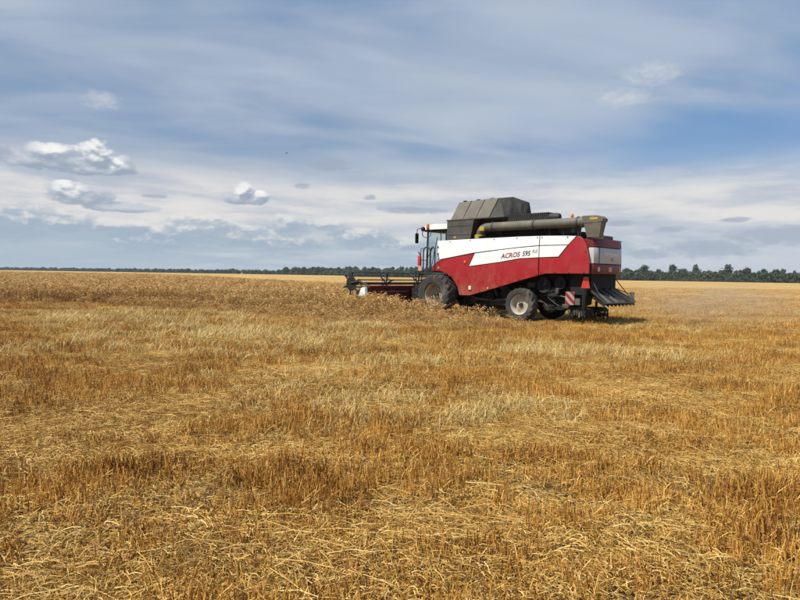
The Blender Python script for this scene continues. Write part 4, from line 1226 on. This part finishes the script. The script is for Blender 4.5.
    def loop(x0, x1, y_, z0, z1, r_=0.030):
        k = [(x0, y_, z0)] + [(x0, y_, z1 - 0.2)] + [((x0 + x1) / 2 + (x0 - x1) / 2 * math.cos(a), y_, z1 - 0.2 + 0.2 * math.sin(a)) for a in [PI * q / 8 for q in range(1, 8)]] + [(x1, y_, z1 - 0.2), (x1, y_, z0)]
        g_ = MB(); g_.tube(k, r_, 6); return g_
    loop(-1.02, -0.62, -1.58, 1.95, 3.02).build('handrail', 'black_metal', pf)
    loop(-0.60, -0.34, -1.58, 1.95, 3.00).build('handrail', 'black_metal', pf)
    g = MB(); g.tube([(-1.02, -1.58, 2.45), (-1.38, -1.35, 2.45), (-1.38, -0.95, 2.45)], 0.018, 6); g.tube([(-1.38, -1.35, 1.95), (-1.38, -1.35, 2.95), (-1.36, -0.95, 3.05)], 0.018, 6); g.build('handrail', 'black_metal', pf)
    g = MB(); g.tube([(-0.85, -1.56, 2.45), (-0.45, -1.56, 3.05)], 0.016, 6); g.tube([(-0.9, -1.2, 2.0), (-0.7, -1.0, 3.5)], 0.016, 6); g.build('handrail', 'black_metal', pf)
    for y_ in (-1.48, -1.08):
        g = MB(); g.box((-1.52, y_, 1.40), (0.05, 0.03, 1.15), 0.005, Matrix.Rotation(-0.12, 3, 'Y')); g.build('ladder_rail', 'black_metal', pf)
    for k in range(4):
        g = MB(); g.box((-1.56 + 0.034 * k, -1.28, 0.95 + 0.28 * k), (0.14, 0.38, 0.03), 0.005); g.build('ladder_step', 'galvanised', pf)
    g = MB(); g.lathe([(0, 2.20), (0.085, 2.20), (0.09, 2.23), (0.09, 2.60), (0.05, 2.67), (0, 2.67)], (-1.36, -1.46, 0), 'z', 14); fe = g.build('fire_extinguisher', 'red_lens', root)
    g = MB(); g.tube([(-1.36, -1.46, 2.66), (-1.36, -1.46, 2.76), (-1.44, -1.46, 2.80)], 0.03, 6); g.build('valve', 'black_metal', fe)
    g = MB(); g.box((-1.30, -1.47, 2.06), (0.22, 0.06, 0.20), 0.01); g.build('marker_lamp', 'pink_lens', root)
    # --- feeder house
    g = MB(); g.prism([(-0.2, 1.75), (-0.2, 1.05), (-2.55, 0.38), (-2.55, 1.12)], -0.78, 0.78); g.build('feeder_house', 'black_metal', root)
    for s_ in (-1, 1):
        g = MB(); g.tube([(-0.4, s_ * 0.86, 0.8), (-1.4, s_ * 0.86, 0.62)], 0.06, 8); g.tube([(-1.4, s_ * 0.86, 0.62), (-2.3, s_ * 0.86, 0.5)], 0.035, 8); g.build('lift_cylinder', 'black_metal', root)
    # --- header
    HB = -2.58
    g = MB()
    g.box((HB, 0, 0.80), (0.06, 7.0, 0.82), 0.01)
    g.box((HB + .02, 0, 1.22), (0.14, 7.0, 0.10), 0.015)
    g.box((HB + .04, 0, 0.45), (0.14, 7.0, 0.12), 0.015)
    g.prism([(-2.58, 0.40), (-2.9, 0.33), (-3.35, 0.30), (-3.72, 0.27), (-3.72, 0.25), (-2.9, 0.29), (-2.58, 0.34)], -3.48, 3.48)
    hdr = g.build('header', 'dark_and_shaded_red', root)
    for y_ in (-3.2, -2.3, -1.5, 1.5, 2.3, 3.2):
        g = MB(); g.box((HB + .05, y_, 0.83), (0.07, 0.08, 0.72), 0.01); g.build('frame_post', 'black_metal', hdr)
    g = MB(); g.tube([(HB + .10, -3.0, 1.00), (HB + .10, -1.0, 1.00)], 0.025, 6); g.build('frame_pipe', 'steel_rail', hdr)
    for s_ in (-1, 1):
        g = MB(); g.prism([(-2.50, 0.35), (-2.50, 1.18), (-2.75, 1.20), (-3.3, 0.95), (-3.85, 0.55), (-4.45, 0.26), (-3.6, 0.24)], s_ * 3.50, s_ * 3.56); g.build('side_sheet', 'black_metal', hdr)
        g = MB(); g.hexa([(-2.92, s_ * 3.57, 0.80), (-2.47, s_ * 3.57, 0.80), (-2.47, s_ * 3.75, 0.80), (-2.92, s_ * 3.75, 0.80), (-2.80, s_ * 3.57, 1.19), (-2.56, s_ * 3.57, 1.19), (-2.56, s_ * 3.70, 1.16), (-2.80, s_ * 3.70, 1.16)])
        g.build('drive_cover', 'white_paint', hdr)
        g = MB(); g.hexa([(-3.5, s_ * 3.56, 0.26), (-5.0, s_ * 3.52, 0.30), (-5.0, s_ * 3.56, 0.30), (-3.5, s_ * 3.74, 0.26), (-3.5, s_ * 3.56, 0.80), (-5.0, s_ * 3.53, 0.36), (-5.0, s_ * 3.55, 0.36), (-3.5, s_ * 3.70, 0.74)]); g.build('crop_divider', 'dark_and_shaded_red', hdr)
        # reel arm
        g = MB(); g.tube([(-2.60, s_ * 3.42, 1.25), (-3.2, s_ * 3.44, 1.45), (-3.80, s_ * 3.44, 1.36)], 0.05, 6); g.tube([(-2.7, s_ * 3.42, 1.0), (-3.3, s_ * 3.42, 1.38)], 0.03, 6); g.build('reel_arm', 'black_metal', hdr)
    # conveying auger
    g = MB(); g.lathe([(0, -3.45), (0.20, -3.45), (0.20, 3.45), (0, 3.45)], (-2.98, 0, 0.66), 'y', 20)
    for s_ in (-1, 1):
        n = 150; vs_ = []; fs = []
        for k in range(n + 1):
            y_ = s_ * (0.7 + 2.7 * k / n); a = s_ * 2 * PI * k / n * 5.0
            for rr in (0.20, 0.32): vs_.append((-2.98 + rr * math.cos(a), y_, 0.66 + rr * math.sin(a)))
        for k in range(n): fs.append((2 * k, 2 * k + 1, 2 * k + 3, 2 * k + 2))
        g.add(vs_, fs)
    g.build('header_auger', 'dark_and_shaded_red', hdr)
    g = MB(); g.box((-3.72, 0, 0.265), (0.08, 6.96, 0.03))
    for k in range(92):
        y_ = -3.46 + k * 0.076
        g.hexa([(-3.75, y_ - .012, .25), (-3.92, y_ - .003, .26), (-3.92, y_ + .003, .26), (-3.75, y_ + .012, .25), (-3.75, y_ - .012, .28), (-3.92, y_ - .003, .27), (-3.92, y_ + .003, .27), (-3.75, y_ + .012, .28)])
    g.build('cutter_bar', 'steel_rail', hdr)
    RC = Vector((-3.80, 0, 1.34)); RR = 0.52
    g = MB(); g.tube([(RC.x, -3.42, RC.z), (RC.x, 3.42, RC.z)], 0.065, 10); g.build('reel_tube', 'black_metal', hdr)
    for y_ in (-3.40, -1.15, 1.15, 3.40):
        g = MB()
        for k in range(6):
            a = 2 * PI * k / 6 + 0.35
            g.tube([(RC.x, y_, RC.z), (RC.x + RR * math.cos(a), y_, RC.z + RR * math.sin(a))], 0.036, 5)
            a2 = a + 2 * PI / 6
            g.tube([(RC.x + RR * .62 * math.cos(a), y_, RC.z + RR * .62 * math.sin(a)), (RC.x + RR * .62 * math.cos(a2), y_, RC.z + RR * .62 * math.sin(a2))], 0.016, 5)
        if abs(y_) > 3: g.lathe([(0, -0.03), (0.33, -0.02), (0.35, 0.0), (0.33, 0.02), (0, 0.03)], (RC.x, y_, RC.z), 'y', 20)
        g.build('reel_spider', 'deep_black', hdr)
    for k in range(6):
        a = 2 * PI * k / 6 + 0.35
        q = Vector((RC.x + RR * math.cos(a), 0, RC.z + RR * math.sin(a)))
        g = MB(); g.tube([(q.x, -3.45, q.z), (q.x, 3.45, q.z)], 0.030, 6)
        for j in range(56):
            y_ = -3.4 + j * 0.1236
            g.tube([(q.x, y_, q.z), (q.x + .04, y_, q.z - .12), (q.x + .10, y_, q.z - .24)], [0.006, 0.005, 0.004], 3)
        g.build('reel_bat', 'black_metal' if k != 1 else 'tank_steel', hdr)
    return root


make_combine()


# ------------------------------------------------------------------ trees, bird
def tree_meshes(seed, h, w, mat, trunk_h, nleaf=900, leaf=0.55):
    """trunk with limbs, and a crown of small leaf sprays gathered in uneven clumps"""
    rg = random.Random(seed)
    t = MB()
    top = h * 0.72
    t.tube([(0, 0, -0.1), (rg.uniform(-.1, .1), rg.uniform(-.1, .1), trunk_h), (rg.uniform(-.3, .3), rg.uniform(-.3, .3), top)], [0.024 * h, 0.017 * h, 0.006 * h], 6)
    clumps = []
    n = rg.randint(9, 13)
    for k in range(n):
        f_ = k / (n - 1)
        z_ = trunk_h * 0.75 + (h * 0.93 - trunk_h * 0.75) * f_
        prof = math.sin(PI * min(1, 0.18 + 0.80 * f_)) ** 0.7
        a = rg.uniform(0, 2 * PI); rr = w * 0.5 * prof * rg.uniform(0.25, 0.75)
        c = Vector((rr * math.cos(a), rr * math.sin(a), z_))
        clumps.append((c, w * rg.uniform(0.20, 0.34) * (0.6 + 0.4 * prof)))
        t.tube([(0, 0, max(trunk_h * 0.7, z_ - rr * 0.9)), tuple(c)], [0.008 * h, 0.003 * h], 4)
    v_, f_l, tint = [], [], []
    for k in range(nleaf):
        c, r_ = clumps[k % n]
        d = Vector((rg.gauss(0, 1), rg.gauss(0, 1), rg.gauss(0, 0.8))).normalized() * r_ * (rg.random() ** 0.4)
        p = c + d
        a1 = Vector((rg.gauss(0, 1), rg.gauss(0, 1), rg.gauss(0, 1))).normalized(); a2 = a1.cross(Vector((rg.gauss(0, 1), rg.gauss(0, 1), rg.gauss(0, 1)))).normalized()
        s_ = leaf * rg.uniform(0.5, 1.2)
        o = len(v_)
        v_ += [p + a1 * s_, p + a2 * s_ * 0.6, p - a1 * s_, p - a2 * s_ * 0.6]
        f_l.append((o, o + 1, o + 2, o + 3)); tint += [rg.random()] * 4
    me = bpy.data.meshes.new('crown'); me.from_pydata(v_, [], f_l)
    at = me.attributes.new('tint', 'FLOAT', 'POINT'); at.data.foreach_set('value', tint)
    me.materials.append(MATS[mat])
    return t, me


def make_trees():
    rg = random.Random(77)
    kinds = []
    for k in range(7):
        h = rg.uniform(8.8, 11.6); w = rg.uniform(8.0, 11.0)
        t, cr = tree_meshes(100 + k, h, w, 'leaf_dark' if k % 3 else 'leaf_olive', h * rg.uniform(0.12, 0.22), 1300, 0.6)
        kinds.append((t.mesh('trunk', 'bark', 40), cr, h))

    def put(name, x_, y_, k, sc, label, group, parts=True, wide=1.3):
        me_t, me_c, h = kinds[k]
        if parts:
            e = empty(name, (x_, y_, 0), rg.uniform(0, 2 * PI)); e.scale = (sc * rg.uniform(0.85, 1.2), sc * rg.uniform(0.85, 1.2), sc)
            link('trunk', me_t, e); link('crown', me_c, e)
        else:
            e = link(name, joined[k]); e.location = (x_, y_, 0); e.rotation_euler = (0, 0, rg.uniform(0, 2 * PI)); e.scale = (sc * wide, sc * wide, sc)
        return tag(e, label, 'tree', group)
    joined = []
    for me_t, me_c, h in kinds:
        bm = bmesh.new(); bm.from_mesh(me_t); nf = len(bm.faces); bm.from_mesh(me_c)
        bm.faces.ensure_lookup_table()
        for f_ in bm.faces[nf:]: f_.material_index = 1
        me = bpy.data.meshes.new('tree'); bm.to_mesh(me); bm.free()
        me.materials.append(me_t.materials[0]); me.materials.append(me_c.materials[0]); joined.append(me)
    # shelterbelt: from the east edge past the machine towards the north-west
    tall = []; ORD = ['first', 'second', 'third', 'fourth', 'fifth', 'sixth', 'seventh', 'eighth', 'ninth', 'tenth', 'eleventh', 'twelfth']
    A, B = Vector((345, 440)), Vector((60, 660))
    n = 74
    for i in range(n):
        f_ = i / (n - 1)
        p = A.lerp(B, f_)
        for row in (0, 1):
            q = p + Vector((0.61, 0.79)) * (row * 6.5 + rg.uniform(-1.6, 1.6)) + Vector((-0.79, 0.61)) * rg.uniform(-1.8, 1.8)
            big = 1.22 if row and rg.random() < 0.2 else 1.0
            lab, grp = 'dark green leafy tree in the shelterbelt beyond the mown stubble', 'shelterbelt trees beyond the stubble'
            px = 400 + 600 * q.x / q.y
            if px < 585: continue                      # wholly behind the machine
            if big > 1 and 625 < px < 800:
                tall.append(q); lab = ORD[len(tall) - 1] + ' tall crown from the right edge rising above the shelterbelt'; grp = 'tall shelterbelt trees'
            put('shelterbelt_tree', q.x, q.y, rg.randrange(7), rg.uniform(0.72, 1.12) * big * (0.80 if row == 0 else 1.0), lab, grp)
    # farther wood behind the header
    A, B = Vector((60, 700)), Vector((-190, 960))
    for i in range(110):
        f_ = i / 109
        p = A.lerp(B, f_)
        px = 400 + 600 * p.x / p.y
        if 268 < px < 277 or 283 > px > 281: continue
        q = p + Vector((0.7, 0.7)) * rg.uniform(-8, 8)
        put('distant_tree', q.x, q.y, rg.randrange(7), rg.uniform(0.75, 1.0) * (1.12 if px > 277 else 0.9), 'distant dark tree in the low wood behind the combine header', 'distant wood trees behind the header', False)
    # farthest line on the western horizon
    A, B = Vector((-195, 985)), Vector((-1330, 1760))
    for i in range(120):
        f_ = (i + rg.uniform(-.3, .3)) / 119
        p = A.lerp(B, f_)
        put('horizon_tree', p.x, p.y, rg.randrange(7), rg.uniform(0.52, 0.80) * (1.35 if f_ > 0.83 and rg.random() < .6 else 1.0), 'tiny far tree on the horizon beyond the standing wheat', 'far horizon trees beyond the wheat', False, 1.9)
    # scrub filling the foot of the belts
    pts, rot, scl, idx = [], [], [], []
    for (A, B, n, wd) in ((Vector((345, 437)), Vector((60, 657)), 420, 4.0), (Vector((60, 700)), Vector((-190, 960)), 260, 8.0), (Vector((-195, 985)), Vector((-1330, 1760)), 420, 10.0)):
        for i in range(n):
            p = A.lerp(B, rg.random())
            pts.append((p.x + rg.uniform(-wd, wd), p.y + rg.uniform(-wd, wd), 0)); rot.append((0, 0, rg.uniform(0, 6.28)))
            s_ = rg.uniform(0.7, 1.3); scl.append((s_ * 1.5, s_ * 1.5, s_)); idx.append(rg.randrange(3))
    protos = []
    for k in range(3):
        t, cr = tree_meshes(300 + k, 5.6, 6.0, 'leaf_dark', 0.4, 420, 0.6)
        protos.append(bpy.data.objects.new('scrub_%d' % k, cr))
    scatter_object('undergrowth', protos, pts, rot, scl, idx, 'dark scrub filling in under the far tree lines', 'undergrowth')


make_trees()


def make_bird():
    e = empty('bird', (-15.41, 80.73, 17.74), 0.6); e.scale = (0.6, 0.6, 0.6)
    tag(e, 'small dark bird flying high left of the combine', 'bird')
    g = MB(); g.tube([(-0.17, 0, 0), (-0.10, 0, 0.015), (0.02, 0, 0.0), (0.12, 0, 0.02), (0.17, 0, 0.03), (0.21, 0, 0.02)], [0.012, 0.035, 0.055, 0.045, 0.032, 0.006], 8)
    b_ = g.build('body', 'bird_feathers', e)
    for s_ in (-1, 1):
        g = MB(); vs_ = []
        for (y_, x0, x1, z_) in ((0.02, -0.06, 0.08, 0.02), (0.16, -0.06, 0.09, 0.15), (0.32, -0.08, 0.03, 0.24), (0.40, -0.10, -0.06, 0.27)):
            vs_ += [(x0, s_ * y_, z_), (x1, s_ * y_, z_ + .005), (x1, s_ * y_, z_ - .008), (x0, s_ * y_, z_ - .006)]
        fs = []
        for i in range(3):
            for j in range(4): fs.append((4 * i + j, 4 * i + (j + 1) % 4, 4 * i + 4 + (j + 1) % 4, 4 * i + 4 + j))
        fs += [(0, 1, 2, 3), (12, 13, 14, 15)]
        g.add(vs_, fs); g.build('wing', 'bird_feathers', e)
    g = MB(); g.hexa([(-0.30, -0.05, 0), (-0.15, -0.015, 0), (-0.15, 0.015, 0), (-0.30, 0.05, 0), (-0.30, -0.05, .006), (-0.15, -0.015, .012), (-0.15, 0.015, .012), (-0.30, 0.05, .006)]); g.build('tail', 'bird_feathers', e)


make_bird()


# ------------------------------------------------------------------ air over the plain
def make_haze():
    g = MB(); g.box((-300, 950, 11.5), (5200, 2200, 25)); o = g.build('haze', 'haze', None, 0)
    tag(o, 'thin pale summer haze over the whole plain', 'haze', kind='stuff')


m = bpy.data.materials.new('haze'); m.use_nodes = True; MATS['haze'] = m
m.node_tree.nodes.clear()
pv = m.node_tree.nodes.new('ShaderNodeVolumePrincipled'); mo = m.node_tree.nodes.new('ShaderNodeOutputMaterial')
pv.inputs['Color'].default_value = (0.80, 0.88, 1.0, 1); pv.inputs['Density'].default_value = 0.0001
m.node_tree.links.new(pv.outputs[0], mo.inputs['Volume'])
make_haze()


def make_dust():
    g = MB(); g.lathe([(0.02, -1.0), (0.6, -0.8), (0.92, -0.4), (1.0, 0.0), (0.92, 0.4), (0.6, 0.8), (0.02, 1.0)], (0, 0, 0), 'x', 16)
    o = g.build('dust', 'dust', None, 0)
    o.scale = (3.9, 2.8, 0.95); p = mw(10.2, 0.8); o.location = (p[0], p[1], 0.97); o.rotation_euler = (0, 0, MA)
    tag(o, 'thin straw dust drifting over the stubble behind the combine', 'dust', kind='stuff')


m = bpy.data.materials.new('dust'); m.use_nodes = True; MATS['dust'] = m; m.node_tree.nodes.clear(); X.tree = m.node_tree
pv = m.node_tree.nodes.new('ShaderNodeVolumePrincipled'); mo = m.node_tree.nodes.new('ShaderNodeOutputMaterial')
pv.inputs['Color'].default_value = (0.82, 0.70, 0.52, 1)
x, y, z = sep(opos())
rr = (x * x + y * y + z * z).sqrt()
dn_ = (1.0 - rr).clamp() * noise(vec(x * 2.0, y * 1.6, z * 1.2), 1.6, 3, 0.6).smooth(0.32, 0.66) * 0.36
lk(m, dn_, pv.inputs['Density'])
m.node_tree.links.new(pv.outputs[0], mo.inputs['Volume'])
make_dust()
